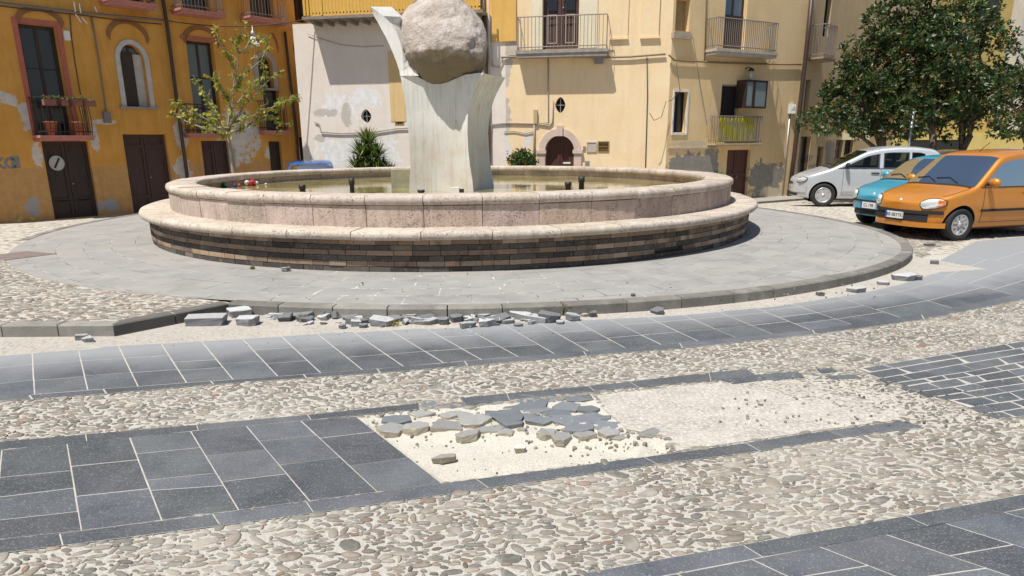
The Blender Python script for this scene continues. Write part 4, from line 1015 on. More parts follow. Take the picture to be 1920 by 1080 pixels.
def balcony(par, s0, s1, zf, ztop, depth, slabm, railm, th=.12, gap=.12, bars=True, endbars=True, r=.011, name='balcony', bow=0.0):
    """floor slab with an iron railing; a part of its house, slab + railing as sub-parts"""
    mb = MB(); mb.box(s0, s1, -depth, -.002, zf-th, zf); mb.box(s0-.03, s1+.03, -depth-.03, -.004, zf-th*.45, zf+.004)
    sl_ = mb.build(name, slabm, par); mb = MB()
    d = depth-.03; P_ = [(s0+.02, -.01), (s0+.02, -d), (s1-.02, -d), (s1-.02, -.01)]
    for z in (ztop, zf+.10): mb.tube([(x, y, z) for x, y in P_], r*1.5, 5, smooth=False)
    n = max(2, int((s1-s0)/gap))
    for i in range(n+1):
        x = s0+.02+(s1-s0-.04)*i/n; zz = np.linspace(zf+.0, ztop, 5 if bow else 2); mb.tube([(x, -d-(bow*math.sin(PI*min(1, (z-zf)/(ztop-zf)*1.25)) if bow else 0), z) for z in zz], r, 4, smooth=False, cap=False)
    m = max(1, int(depth/gap))
    for i in range(1, m):
        for x in (s0+.02, s1-.02): mb.tube([(x, -d*i/m, zf), (x, -d*i/m, ztop)], r, 4, smooth=False, cap=False)
    mb.build('railing', railm, sl_); return sl_
def plaster(name, base, base2, patches=(), pcol=(.4, .38, .35), dado=None, stain=.35, pcol2=None, patches2=(), rough=.92, amp=.45):
    t = NT(name); n = t.noise(1.1, 6, .6); m_ = t.noise(5, 6, .65)
    c = t.mix(t.mapr(n, .35, .65), base, base2)
    X, Y, Z = t.sep(t.co); wob = t.math('MULTIPLY', t.math('SUBTRACT', t.noise(2.5, 3), .5), .12)
    if dado:
        f = t.mapr(t.math('ADD', Z, wob), dado[0]-.015, dado[0]+.015, 1, 0); dc = t.mix(t.mapr(m_, .3, .7), dado[1], dado[2]); c = t.mix(f, c, dc)
    st = t.noise(3, 5, .65, t.scale(t.co, (1.6, 1, .22))); c = t.mix(t.mapr(st, .48, .76, 0, stain), c, tuple(x*.55 for x in base))
    c = t.mix(t.mapr(m_, .55, .8, 0, .22), c, tuple(min(.9, x*1.25+.03) for x in base))
    if patches:
        f = t.blobs(patches, t.noise(2.6, 6, .68), amp); pc = t.mix(t.mapr(m_, .3, .7), tuple(x*.8 for x in pcol), tuple(min(.85, x*1.15) for x in pcol)); c = t.mix(f, c, pc)
    if patches2:
        f = t.blobs(patches2, t.noise(3.1, 6, .7, t.scale(t.co, (1, 1, 1), (7, 3, 1))), amp); c = t.mix(f, c, pcol2)
    t.fin(c, rough, t.bump(t.math('ADD', t.noise(9, 6, .65), t.math('MULTIPLY', t.noise(70, 3), .4)), .35, .02)); return t.m
def conduit(mb, fac, pts, r=.02, off=.04, **k): mb.tube([(*[fac.P(x, y)[0]], -off, fac.P(x, y)[1]) for x, y in pts], r, 5, **k)
def hang(fac, name, pts, r, off, mat, label, cat, group=None):
    q = [fac.W(fac.P(x, y)[0], -off, fac.P(x, y)[1]) for x, y in pts]; mb = MB(); mb.tube(q, r, 6); return tag(mb.build(name, mat), label, cat, group)

# ---------------- ochre building on the left
LB = Fac((-16.9, 13.7), (-16.9+.8*18, 13.7+18), -.35)
def lbp(): 
    pass
o0 = LB.P(0, 416); 
lb = empty('ochre_building', LB.A, LB.rz, label='long ochre building in shade on the left, with peeling plaster and red edged balconies', cat='building')
LH = {k: LB.R(*v) for k, v in dict(D1=(52, 48, 122, 258), G1=(90, 265, 176, 409), W1=(229, 84, 274, 200), G2=(240, 252, 320, 395), D2=(359, 78, 409, 255), G3=(381, 264, 432, 340), W2=(484, 106, 511, 165), D3=(496, 165, 526, 248), G4=(507, 265, 530, 345), W3=(566, 115, 588, 205), G5=(564, 257, 590, 340), U1=(180, -90, 262, 2), U2=(338, -70, 390, 18), U3=(466, -60, 510, 36), U4=(550, -50, 572, 42)).items()}
zg = LH['G1'][1]
for k in ('G1', 'G2', 'G3', 'G4', 'G5'):
    a, b, c, d = LH[k]; LH[k] = (a, LB.z0, c, d)
def lpt(px, py, rxp, rzp):
    s_, z = LB.P(px, py); s2, _ = LB.P(px+rxp, py); _, z2 = LB.P(px, py-rzp); return (s_, z, abs(s2-s_), abs(z2-z))
pat = [lpt(48, 215, 14, 32), lpt(15, 185, 22, 14), lpt(70, 290, 12, 30), lpt(178, 262, 9, 34), lpt(196, 228, 30, 6), lpt(448, 255, 42, 60), lpt(340, 250, 14, 34), lpt(345, 320, 20, 34), lpt(505, 285, 12, 18), lpt(565, 290, 8, 16)]
dz = LB.P(130, 313)[1]
lm = plaster('ochre_plaster', (.60, .29, .05), (.68, .35, .08), pat, (.60, .55, .48), (dz, (.48, .25, .085), (.57, .34, .14)), .45, (.36, .345, .33), [lpt(60, 385, 20, 22), lpt(205, 385, 25, 14), lpt(425, 295, 20, 30)], amp=.5)
holes = list(LH.values())
wall('wall', lb, 0, 18, LB.z0-.2, 17, holes, lm, .30, arch=[(*LH['W1'], .42), (*LH['W2'], .28), (*LH['W3'], .3)])
redm = simple('red_trim', (.42, .12, .085), .8, .15, 8, .2); pinkm = simple('pink_slab', (.46, .20, .16), .85, .2, 8, .2)
darkw = MT['wood_dark']
cur = simple('net_curtain', (.20, .19, .17), .9, .35, 3, 0)
for k in ('D1', 'D2'):
    w_ = window(lb, LH[k], darkw, MT['glass2'] if k == 'D2' else MT['glass'], .09, .2, 1, (.3, .62), name='balcony_door')
a, b, c, d = LH['D1']; mb = MB(); frame(mb, a-.12, b-.1, c+.12, d+.12, .12, -.02, .03); mb.build('door_surround', redm, lb)
a, b, c, d = LH['D2']; mb = MB(); mb.box(a-.15, c+.15, -.03, .02, d, d+.12); mb.build('lintel', redm, lb)
a, b, c, d = LH['D1']
mb = MB()
for i, (u, v) in enumerate([(.12, .42), (.55, .92)]):
    x0, x1 = a+(c-a)*u, a+(c-a)*v; n_ = 10
    mb.grid(lambda s_, t_: Vector((x0+(x1-x0)*s_, .245-.012*math.sin(s_*30), b+.9+(d-b-1.2)*t_)), n_, 1)
mb.build('net_curtain', cur, lb)
for k in ('G1', 'G2', 'G3', 'G4', 'G5'): door(lb, LH[k], darkw if k in ('G1', 'G4', 'G5') else wood('dark_maroon_wood', (.045, .020, .016), (.075, .036, .028)), .12, 2 if k in ('G1', 'G2', 'G3') else 1, (.22, .24) if k == 'G1' else (.2, .85), 'garage_door', .05)
# oval no parking plate on first garage door
s_, z = LB.P(109, 306); mb = MB(); mb.lathe([(0, 0), (.20, 0), (.20, .012), (0, .013)], 28, M=Matrix.Translation((s_, .105, z)) @ Matrix.Rotation(PI/2, 4, 'X') @ Matrix.Scale(.95, 4, (1, 0, 0)), smooth=False)
np_ = mb.build('parking_plate', simple('dull_white_enamel', (.42, .42, .40), .5, .15, 12, 0), lb); mb = MB(); mb.box(-.022, .022, -.004, .004, -.15, .15, M=Matrix.Translation((s_, .086, z)) @ Matrix.Rotation(.5, 4, 'Y')); mb.build('plate_bar', MT['black'], np_)
for k, rise in (('W1', .42), ('W2', .28), ('W3', .3)):
    a, b, c, d = LH[k]; w_ = window(lb, (a, b, c, d-.02), wood('brown_casement', (.04, .022, .016), (.07, .04, .03)), MT['glass'] if k != 'W1' else MT['glass2'], .06, .18, 1, (.55,))
    if k != 'W3':
        mb = MB(); n = 16; r = (c-a)/2; cx = (a+c)/2; wd = .13 if k == 'W1' else .16; pts = [(a, b), (a, d-rise)]+[(cx-r*math.cos(PI*i/n), d-rise+rise*math.sin(PI*i/n)) for i in range(1, n)]+[(c, d-rise), (c, b)]
        o_ = [(a-wd, b), (a-wd, d-rise)]+[(cx-(r+wd)*math.cos(PI*i/n), d-rise+(rise+wd)*math.sin(PI*i/n)) for i in range(1, n)]+[(c+wd, d-rise), (c+wd, b)]
        for i in range(len(pts)-1):
            p, q, P_, Q_ = pts[i], pts[i+1], o_[i], o_[i+1]; y = -.035
            mb.quad((P_[0], y, P_[1]), (p[0], y, p[1]), (q[0], y, q[1]), (Q_[0], y, Q_[1])); mb.quad((p[0], y, p[1]), (p[0], .02, p[1]), (q[0], .02, q[1]), (q[0], y, q[1])); mb.quad((P_[0], .0, P_[1]), (P_[0], y, P_[1]), (Q_[0], y, Q_[1]), (Q_[0], 0, Q_[1]))
        mb.build('window_surround', simple('white_stone_trim', (.50, .48, .45) if k == 'W1' else (.36, .31, .26), .9, .15, 6, .3), lb)
        mb = MB(); mb.box(a-.2, c+.2, -.09, .02, b-.07, b); mb.build('sill', simple('grey_sill', (.30, .26, .22), .9, .15, 6, .3), lb)
a, b, c, d = LH['W1']; mb = MB(); mb.box(a+.02, a+(c-a)*.60, .10, .14, b+.02, d-.20); mb.build('shutter', darkw, lb); mb = MB(); mb.box(a+(c-a)*.60, c-.002, .15, .17, b+.02, d-.25); mb.build('inner_reveal', simple('white_reveal', (.52, .50, .46), .9, .15, 6, .2), lb)
window(lb, LH['D3'], darkw, MT['glass'], .07, .2, 0)
for k in ('U1', 'U2', 'U3', 'U4'): window(lb, LH[k], darkw, MT['glass'], .09, .2, 1)
# balconies
def slabs(px0, px1, py_floor, py_rail, depth, first=False, slabm=pinkm, rm=MT['dark_iron'], bow=.0):
    s0, zf = LB.P(px0, py_floor, -depth); s1, _ = LB.P(px1, py_floor, -depth); zr = LB.P((px0+px1)/2, py_rail, -depth)[1]
    zf = LB.P((px0+px1)/2, py_floor, -depth)[1]; return balcony(lb, s0, s1, zf, zr, depth, slabm, rm, th=.13, gap=.11, bow=bow)
slabs(77, 176, 254, 184, .55, bow=.07)
slabs(205, 292, 2, -60, .6); slabs(340, 421, 20, -50, .6, rm=MT['grey_iron']); slabs(470, 540, 34, -30, .6, rm=MT['grey_iron']); slabs(356, 412, 250, 196, .35); slabs(497, 542, 245, 190, .35)
# flower boxes on the balcony rail
s0, z0_ = LB.P(84, 190, -.62); s1, _ = LB.P(172, 190, -.62)
for i in range(4):
    u = s0+(s1-s0)*(i+.5)/4; fb = empty('flower_box', LB.W(u, -.66, z0_-.10), LB.rz, label='terracotta flower box hanging on the lowest left balcony railing', cat='flower box', group='flower boxes on the balcony railing')
    mb = MB(); mb.box(-.2, .2, -.08, .08, 0, .15); mb.build('box', simple('box_terracotta', (.25, .10, .07), .9, .2, 9, .1), fb); mb = MB()
    for _ in range(70):
        x, y = ru(-.22, .22), ru(-.1, .1); z = .15+ru(0, .1); q = Vector((ru(-1, 1), ru(-1, 1), ru(-.2, 1))).normalized()*.035; p = Vector((x, y, z)); r_ = q.orthogonal().normalized()*.014
        mb.quad(p-r_, p+q*.5-r_*1.4, p+q, p+q*.4+r_*1.4, col=random.choice([(.05, .10, .02), (.08, .12, .03), (.2, .12, .05)]))
    mb.build('plants', MT['leaf_thin'], fb)
for i, u in enumerate((.13, .72)):
    x = s0+(s1-s0)*u; zf = LB.P(120, 254, -.5)[1]; mb = MB(); mb.lathe([(.10, 0), (.15, .32), (.165, .32), (.165, .36), (.14, .36), (.13, .30)], 14)
    tag(mb.build('flower_pot', simple('terracotta', (.36, .13, .07), .9, .2, 9, .1), loc=LB.W(x, -.3, zf+.003)), ('left' if i == 0 else 'right')+' terracotta pot standing on the lowest left balcony', 'flower pot')
# relief arches
for (xa, xb, yt, yb) in [(27, 117, 12, 40), (197, 277, 36, 70), (341, 411, 48, 78), (500, 520, 62, 90), (549, 575, 70, 96)]:
    a, b, c, d = LB.R(xa, yt, xb, yb); mb = MB(); n = 14; cx = (a+c)/2; r = (c-a)/2; 
    for i in range(n):
        t0, t1_ = PI*i/n, PI*(i+1)/n; P4 = []
        for (t, k_) in ((t0, 1), (t1_, 1), (t1_, .86), (t0, .86)): P4.append((cx-r*k_*math.cos(t), -.03, b+(d-b)*math.sin(t)-(1-k_)*.9))
        mb.add(P4+[(p[0], .0, p[2]) for p in P4], [(3, 2, 1, 0), (2, 3, 7, 6), (0, 1, 5, 4)])
    mb.build('relief_arch', simple('brown_relief', (.27, .125, .05), .9, .2, 8, .2), lb)
hang(LB, 'downpipe', [(298, -30), (312, 60), (330, 200), (349, 336)], .055, .1, MT['brownpipe'], 'dark downpipe on the ochre building, between second and third garage door', 'downpipe')
hang(LB, 'downpipe', [(531, 60), (541, 150), (552, 240), (558, 318)], .05, .1, MT['brownpipe'], 'dark downpipe on the ochre building near its far end', 'downpipe')
hang(LB, 'power_cable', [(-30, 2), (60, 14), (150, 24), (230, 32), (300, 38)], .03, .12, simple('bundled_cable', (.17, .16, .14), .8, .2, 20, 0), 'thick cable bundle along the top of the ochre wall', 'cable')
hang(LB, 'power_cable', [(-30, 8), (60, 20), (150, 29), (230, 40), (300, 46)], .018, .10, MT['wire'], 'second thinner cable just below the thick bundle on the ochre wall', 'cable')
for i_, (xa, ya, xb, yb) in enumerate([(133, 5, 136, 24), (143, 8, 146, 26), (136, 28, 147, 44), (148, 34, 158, 46), (172, 14, 176, 24)]):
    hang(LB, 'wire_stub', [(xa, ya), (xb, yb)], .016, .2, MT['white_paint'], 'short pale wire stub poking from the cable bundle', 'wire', 'pale wire stubs on the cable bundle')
hang(LB, 'power_cable', [(130, 28), (133, 70), (140, 120), (150, 178)], .014, .04, MT['wire'], 'thin dark cable dropping beside the tall red framed door', 'cable')
hang(LB, 'power_cable', [(170, 32), (184, 110), (197, 200), (199, 222)], .022, .04, simple('grey_conduit', (.22, .18, .13), .8, .2, 12, 0), 'grey conduit dropping between the balcony door and arched window', 'cable')
s_, z = LB.P(199, 220); mb = MB(); mb.box(-.09, .09, -.10, 0, -.15, .15); mb.build('meter_box', simple('grey_box', (.2, .18, .16), .8, .1, 9, 0), lb, loc=(s_, -.001, z))
s_, z = LB.P(124, 67); mb = MB(); mb.box(-.07, .07, -.08, 0, -.12, .12); mb.build('junction_box', MT['white_paint'], lb, loc=(s_, -.001, z))
gr = simple('grey_graffiti_paint', (.22, .215, .20), .8, .3, 14, 0)
s_, z = LB.P(13, 307); text_mesh('graffiti', 'KC', .36, gr, lb, (s_-.05, -.006, z), (PI/2, 0, 0), .001, bold=.02)
s_, z = LB.P(27, 305); text_mesh('graffiti', 'E', .34, gr, lb, (s_+.02, -.006, z), (PI/2, 0, 0), .001, bold=.035)
# overhead cable with hanging lamp, crossing to the pale house
F1 = Fac((-7.2, 24.4), (4.87, 22.1), -.30)
a = LB.W(LB.P(300, 38)[0], -.12, LB.P(300, 38)[1]); b = F1.W(F1.P(584, 36)[0], -.15, F1.P(584, 36)[1]); lampp = OY(480, 49, 20.5)
q = []
for i in range(13):
    t = i/12; q.append(a.lerp(b, t)+Vector((0, 0, -.35*4*t*(1-t)*.6)))
mb = MB(); mb.tube(q, .018, 5); tag(mb.build('overhead_cable', MT['wire']), 'cable strung across the corner, carrying the lamp', 'cable')
pl = min(q, key=lambda p: abs(PRJ(p)[0]-480)); 
hl = empty('street_lamp', (pl.x, pl.y, pl.z-.02), label='white bell shaped lamp hanging from the cable above the sapling', cat='street lamp')
mb = MB(); mb.lathe([(.02, .02), (.02, -.12), (.07, -.14), (.08, -.3)], 12); mb.build('lamp_cap', MT['zinc'], hl)
mb = MB(); mb.lathe([(.08, -.3), (.10, -.42), (.17, -.5), (.19, -.56), (.12, -.57), (0, -.57)], 16); mb.build('lamp_shade', MT['white_paint'], hl)

# ---------------- pale plaster house (left half of the front)
FA = F1
sA1 = FA.P(948, 150)[0]
ha = empty('pale_house', FA.A, FA.rz, label='pale pink house behind the boulder, peeling plaster and a terrace fenced in yellow slats', cat='house')
zsl = FA.P(740, 38)[1]
def fpt(F, px, py, rxp, rzp):
    s_, z = F.P(px, py); s2, _ = F.P(px+rxp, py); _, z2 = F.P(px, py-rzp); return (s_, z, abs(s2-s_), abs(z2-z))
pm = plaster('pink_white_plaster', (.73, .65, .57), (.78, .71, .64), [fpt(FA, 640, 200, 55, 30), fpt(FA, 690, 185, 40, 20), fpt(FA, 640, 285, 60, 40), fpt(FA, 720, 290, 40, 50)], (.80, .78, .74), None, .18, (.52, .48, .42), [fpt(FA, 612, 212, 26, 9), fpt(FA, 650, 215, 12, 24), fpt(FA, 600, 258, 14, 8)])
hA = [FA.R(676, 204, 697, 232), FA.R(739, 168, 757, 236)]
wall('wall', ha, 0, sA1, -.5, zsl, hA, pm, .2, back=4)
s_, z = FA.P(757, 120); s2, _ = FA.P(728, 120); mb = MB(); mb.box(s2, s_, -.012, .0, FA.P(740, 228)[1], FA.P(740, 95)[1]); mb.build('yellow_patch', plaster('yellow_plaster_strip', (.66, .47, .22), (.70, .5, .25)), ha)
# quatrefoil vent
def vent(par, h, y=.02):
    a, b, c, d = h; cx, cz = (a+c)/2, (b+d)/2; w_, hh = (c-a)/2, (d-b)/2
    mb = MB(); n = 40; outer = []; inn = []
    for i in range(n):
        t = 2*PI*i/n; r = 1-.10*abs(math.sin(2*t))**1.0; inn.append((cx+w_*.92*r*math.cos(t), cz+hh*.95*r*math.sin(t))); u = max(abs(math.cos(t)), abs(math.sin(t))); outer.append((cx+w_*math.cos(t)/u, cz+hh*math.sin(t)/u))
    for i in range(n):
        j = (i+1) % n; mb.quad((inn[i][0], -.001, inn[i][1]), (inn[j][0], -.001, inn[j][1]), (outer[j][0], -.001, outer[j][1]), (outer[i][0], -.001, outer[i][1])); mb.quad((inn[i][0], 0, inn[i][1]), (inn[i][0], .2, inn[i][1]), (inn[j][0], .2, inn[j][1]), (inn[j][0], 0, inn[j][1]))
    mb.build('vent_surround', pm if par is ha else FBm, par); mb = MB(); mb.box(a, c, .19, .2, b, d); v = mb.build('oval_window', MT['darkvoid'], par)
    mb = MB(); mb.box(cx-.012, cx+.012, .06, .075, b, d); mb.box(a, c, .062, .073, cz-.012, cz+.012); mb.build('grille', MT['zinc'], v)
vent(ha, hA[0])
a, b, c, d = hA[1]; mb = MB(); frame(mb, a, b, c, d, .05, .0, .05); 
for i in range(1, 4): x = a+(c-a)*i/4; mb.box(x-.015, x+.015, .01, .04, b, d)
mb.box(a, c, .19, .2, b, d); mb.build('window_grille', simple('yellow_brown_metal', (.30, .2, .07), .6, .2, 9, .1), ha)
# terrace slab with brackets and slat fence
dT = .75; sl0 = FA.P(566, 34, -dT)[0]; sl1 = FA.P(905, 30, -dT)[0]
mb = MB(); mb.box(sl0, sl1, -dT, .4, zsl+.001, zsl+.09); 
for i in range(14): x = sl0+.3+(sl1-sl0-.5)*i/13; mb.box(x-.04, x+.04, -dT+.1, -.002, zsl-.12, zsl-.001)
mb.build('terrace_slab', simple('weathered_slab', (.24, .20, .165), .9, .3, 8, .3), ha)
mb = MB(); mb.box(sl0+.4, sl1-.1, .02, .05, zsl+.0, zsl+.0)
ws = MB(); zt_ = FA.P(740, -60, -dT)[1]; x = sl0+.05
fence = MB()
while x < sl1-.15:
    fence.box(x, x+.075, -dT+.03, -dT+.05, zsl+.12, zsl+1.15); x += .115
fence.build('slat_fence', simple('yellow_slats', (.62, .38, .07), .7, .12, 9, .1), ha)
mb = MB(); 
for z in (zsl+.16, zsl+1.02): mb.box(sl0+.03, sl1-.05, -dT+.055, -dT+.08, z, z+.04)
for px in (566, 601, 716, 803, 905): x = min(sl1-.06, max(sl0+.02, FA.P(px, 10, -dT)[0])); mb.box(x-.02, x+.03, -dT+.055, -dT+.09, zsl+.09, zsl+1.2)
mb.build('fence_rails', MT['dark_iron'], ha)
yo = plaster('orange_ochre_plaster', (.68, .40, .10), (.72, .45, .13))
upw = MB(); upw.box(.3, sA1, .8, 4.0, zsl+.09, 10.8); upw.build('upper_wall', yo, ha)
# ochre panel right of the boulder
a, b, c, d = FA.R(923, -80, 962, 77); mb = MB(); 
# ---------------- cream house: F1 right part + F2
sC = FA.len
F2 = Fac((4.87, 22.1), (10.05, 25.0), -.30)
hb = empty('cream_house', FA.A, FA.rz, label='cream yellow corner house with an arched red door and iron balconies', cat='house')
rawm = [fpt(FA, 950, 160, 20, 100), fpt(FA, 935, 110, 22, 40)]
FBm = plaster('cream_plaster', (.80, .60, .365), (.83, .66, .42), [], (.6, .5, .36), None, .22)
FBm_b = plaster('cream_plaster_front', (.80, .60, .365), (.83, .66, .42), [fpt(FA, 936, 220, 26, 60), fpt(FA, 945, 120, 18, 60), fpt(FA, 960, 90, 12, 20)], (.52, .46, .40), None, .25, (.66, .67, .70), [fpt(FA, 938, 270, 24, 40), fpt(FA, 990, 262, 9, 20)], amp=.3)
hB = dict(D=FA.R(1018, -85, 1086, 92), V=FA.R(1040, 181, 1061, 213), A=FA.R(1022, 254, 1076, 372), M1=FA.R(1122, 266, 1141, 284))
a, b, c, d = hB['A']; hB['A'] = (a, -.3, c, d)
wall('front_wall', hb, sA1, sC, -.5, 10.5, list(hB.values()), FBm_b, .22, arch=[(*hB['A'], (c-a)/2)], back=3)
vent(hb, hB['V'])
d_ = door(hb, (a, -.3, c, d-.0), MT['wood_red'], .15, 2, (.3,), 'arched_door'); 
mb = MB(); x0, z0_ = FA.P(1055, 306); mb.box(x0, x0+.24, .12, .14, z0_-.02, z0_+.03); mb.build('letter_slot', MT['white_paint'], d_)
# stone arch surround
stm = simple('pink_stone_surround', (.56, .45, .38), .9, .15, 7, .3)
mb = MB(); n = 16; r = (c-a)/2; cx = (a+c)/2; zsp = d-r
for i in range(n):
    t0, t1_ = PI*i/n, PI*(i+1)/n; P4 = [(cx-rr*math.cos(t), -.07, zsp+rr*math.sin(t)) for rr, t in ((r, t0), (r, t1_), (r+.21, t1_), (r+.21, t0))]
    mb.add(P4+[(p[0], 0.03, p[2]) for p in P4], [(0, 1, 2, 3), (1, 0, 4, 5), (3, 2, 6, 7)])
for sgn, x0 in ((-1, a-.24), (1, c)): mb.box(x0, x0+.24, -.07, .03, -.3, zsp); mb.box(x0-.04, x0+.28, -.11, -.0, zsp-.09, zsp+.02)
mb.box(cx-.1, cx+.1, -.12, 0, zsp+r-.02, zsp+r+.30); mb.build('door_surround', stm, hb)
dw = door(hb, hB['D'], wood('brown_balcony_door', (.05, .022, .016), (.085, .038, .028)), .14, 2, (.3, .55), 'balcony_door')
a, b, c, d = hB['D']; mb = MB(); 
for i in range(2):
    x0 = a+(c-a)*i/2+.13; x1 = a+(c-a)*(i+1)/2-.13; mb.box(x0, x1, .128, .139, b+1.12, d-.2)
mb.build('pane', MT['glass'], dw); mb = MB()
for i in range(2):
    x0 = a+(c-a)*i/2+.13; x1 = a+(c-a)*(i+1)/2-.13; frame(mb, x0, b+.18, x1, b+1.02, .03, .13, .142)
mb.build('door_moulding', simple('grey_moulding', (.35, .3, .26), .7, .1, 9, 0), dw)
mb = MB(); 
for px0, px1 in ((995, 1017), (1087, 1120)):
    x0, x1 = FA.P(px0, 50)[0], FA.P(px1, 50)[0]; mb.box(x0, x1, -.03, -.0, hB['D'][1]-.0, 8)
mb.build('pilaster', plaster('light_cream_trim', (.76, .68, .50), (.78, .71, .54)), hb)
DB = .42; s0 = FA.P(968, 99, -DB)[0]; s1 = FA.P(1138, 95, -DB)[0]; zf = FA.P(1050, 93, -DB)[1]; zr = FA.P(1050, 29, -DB)[1]
balcony(hb, s0, s1, zf, zr, DB, simple('grey_slab', (.30, .275, .25), .9, .25, 7, .3), MT['grey_iron'], th=.2, gap=.115)
# raised plaster panels
mb = MB(); x0, x1 = FA.P(1150, 40)[0], FA.P(1178, 40)[0]; zz = FA.P(1160, 71)[1]; mb.box(x0-.05, x1, -.04, 0, zz, 10); x0, x1 = FA.P(1201, 40)[0], FA.P(1236, 40)[0]; mb.box(x0, x1, -.06, 0, zz, 10)
mb.box(FA.P(1143, 71)[0], FA.P(1178, 71)[0], -.07, 0, zz-.05, zz+.01); mb.box(FA.P(1200, 71)[0], FA.P(1237, 71)[0], -.08, 0, zz-.05, zz+.01); mb.build('wall_panel', FBm, hb)
a, b, c, d = FA.R(922, -90, 968, 78); mb = MB(); mb.box(a, c, -.05, 0, b, d); mb.build('ochre_panel', yo, hb)
for (q, col) in (((1100, 266, 1119, 285), (.45, .40, .33)),):
    a, b, c, d = FA.R(*q); mb = MB(); frame(mb, a, b, c, d, .03, -.03, 0); mb.box(a+.03, c-.03, -.015, 0, b+.03, d-.03); mb.build('notice_plate', simple('stone_plate', col, .8, .1, 8, .1), hb)
a, b, c, d = hB['M1']; mb = MB(); frame(mb, a-.02, b-.02, c+.02, d+.02, .035, -.02, .02, ); mb.box(a, c, .05, .06, b, d)
for k in range(3): mb.box(a+.02, c-.02, .0, .03, b+(d-b)*(k+.4)/3, b+(d-b)*(k+.6)/3)
mb.build('mailbox_slot', simple('brass_brown', (.26, .17, .06), .6, .2, 9, .1), hb)
a, b, c, d = FA.R(1097, 302, 1105, 314); mb = MB(); mb.box(a, c, -.02, 0, b, d); mb.build('meter_cover', MT['zinc'], hb)
a, b, c, d = FA.R(1093, 274, 1098, 282); mb = MB(); mb.box(a, c, -.03, 0, b, d); mb.build('doorbell', MT['zinc'], hb)
a, b, c, d = FA.R(1115, 107, 1131, 120); mb = MB(); mb.box(a, c, -.1, 0, b, d); mb.build('junction_box', simple('purple_grey_box', (.26, .24, .25), .7, .1, 9, 0), hb)
grc = simple('old_conduit', (.36, .31, .25), .85, .2, 9, .1)
hang(FA, 'wall_cable', [(940, 108), (985, 106), (1050, 107), (1130, 108), (1180, 107), (1230, 103), (1248, 102)], .03, .06, simple('cable_bundle', (.25, .21, .16), .9, .25, 30, .3), 'cable bundle running below the balcony on the cream front', 'cable')
hang(FA, 'wall_cable', [(1213, 108), (1214, 180), (1212, 250), (1210, 318)], .014, .03, MT['wire'], 'thin vertical cable near the corner of the cream house', 'cable')
hang(FA, 'wall_conduit', [(1028, 108), (1028, 175), (1028, 230), (1000, 232)], .018, .03, grc, 'slim conduit dropping left of the oval window, then turning left', 'conduit')
hang(FA, 'wall_conduit', [(1037, 188), (1036, 230), (1030, 236), (1004, 232), (950, 231), (922, 233), (919, 320)], .024, .03, grc, 'grey conduit running left from the oval window to the downpipe', 'conduit')
hang(FA, 'wall_conduit', [(1002, 232), (1002, 260), (1002, 316)], .03, .04, grc, 'short grey conduit down beside the arched door', 'conduit')
hang(FA, 'wall_conduit', [(945, 247), (965, 246), (985, 250), (1000, 247)], .015, .03, grc, 'small curved conduit under the longer grey one', 'conduit')
a, b, c, d = FA.R(1001, 206, 1008, 232); mb = MB(); mb.box(a, c, -.08, 0, b, d); mb.build('meter_box', simple('ochre_box', (.45, .34, .2), .8, .1, 9, 0), hb)
hang(FA, 'downpipe', [(908, -40), (911, 60), (914, 180), (917, 320)], .065, .12, MT['brownpipe'], 'dark downpipe between the pale and the cream house', 'downpipe')
hang(FA, 'downpipe', [(916, -40), (918, 60), (921, 120)], .035, .10, simple('pale_pipe', (.45, .43, .4), .7, .1, 9, 0), 'slim pale pipe right of the dark downpipe', 'downpipe')
hang(FA, 'wall_cable', [(918, 100), (924, 124), (936, 126), (944, 108), (960, 103), (985, 105)], .022, .05, grc, 'looped grey cable right of the dark downpipe', 'cable')
hang(FA, 'wall_cable', [(590, 228), (598, 231), (603, 248), (640, 250), (700, 248), (745, 241), (775, 240)], .02, .04, grc, 'thin grey conduit crossing the peeling pale wall', 'cable')
hang(FA, 'wall_cable', [(577, 63), (600, 72), (640, 84), (680, 88), (720, 86)], .01, .04, grc, 'thin cable sagging under the terrace', 'cable')
# F2 wing, own empty rotated, parented as part group
S2 = F2.len+.25
f2 = MB()
hw = empty('corner_wing', F2.A, F2.rz, label='shaded cream side wing with a green screened balcony and grey cement patches', cat='house')
H2 = dict(W1=F2.R(1267, -2, 1293, 59), SW=F2.R(1263, 172, 1287, 248), D1=F2.R(1361, -80, 1402, 92), D2=F2.R(1352, 158, 1386, 218), G=F2.R(1361, 281, 1404, 378))
a, b, c, d = H2['D2']; H2['D2'] = (a, F2.P(1368, 266)[1], c, d); a, b, c, d = H2['G']; H2['G'] = (a, -.3, c, d)
wm = plaster('sandy_plaster', (.72, .52, .27), (.78, .585, .33), [fpt(F2, 1290, 320, 46, 44), fpt(F2, 1330, 308, 22, 34), fpt(F2, 1425, 335, 26, 42), fpt(F2, 1455, 330, 20, 30)], (.27, .25, .22), None, .16, (.55, .47, .34), [fpt(F2, 1440, 362, 30, 12), fpt(F2, 1300, 270, 40, 6)], amp=.28)
wall('side_wall', hw, 0, S2, -.6, 10.5, list(H2.values()), wm, .25, back=3)
mb = MB(); a, b, c, d = H2['W1']; mb.box(a, c, .2, .21, b, d); mb.build('window_back', simple('shaded_panel', (.33, .22, .10), .9, .15, 5, .1), hw); mb = MB(); mb.box(a-.12, c+.06, -.1, .03, b-.22, b-.06); mb.box(a-.05, c+.02, -.06, .03, b-.06, b); mb.build('sill', simple('stone_sill', (.40, .33, .25), .9, .2, 8, .3), hw)
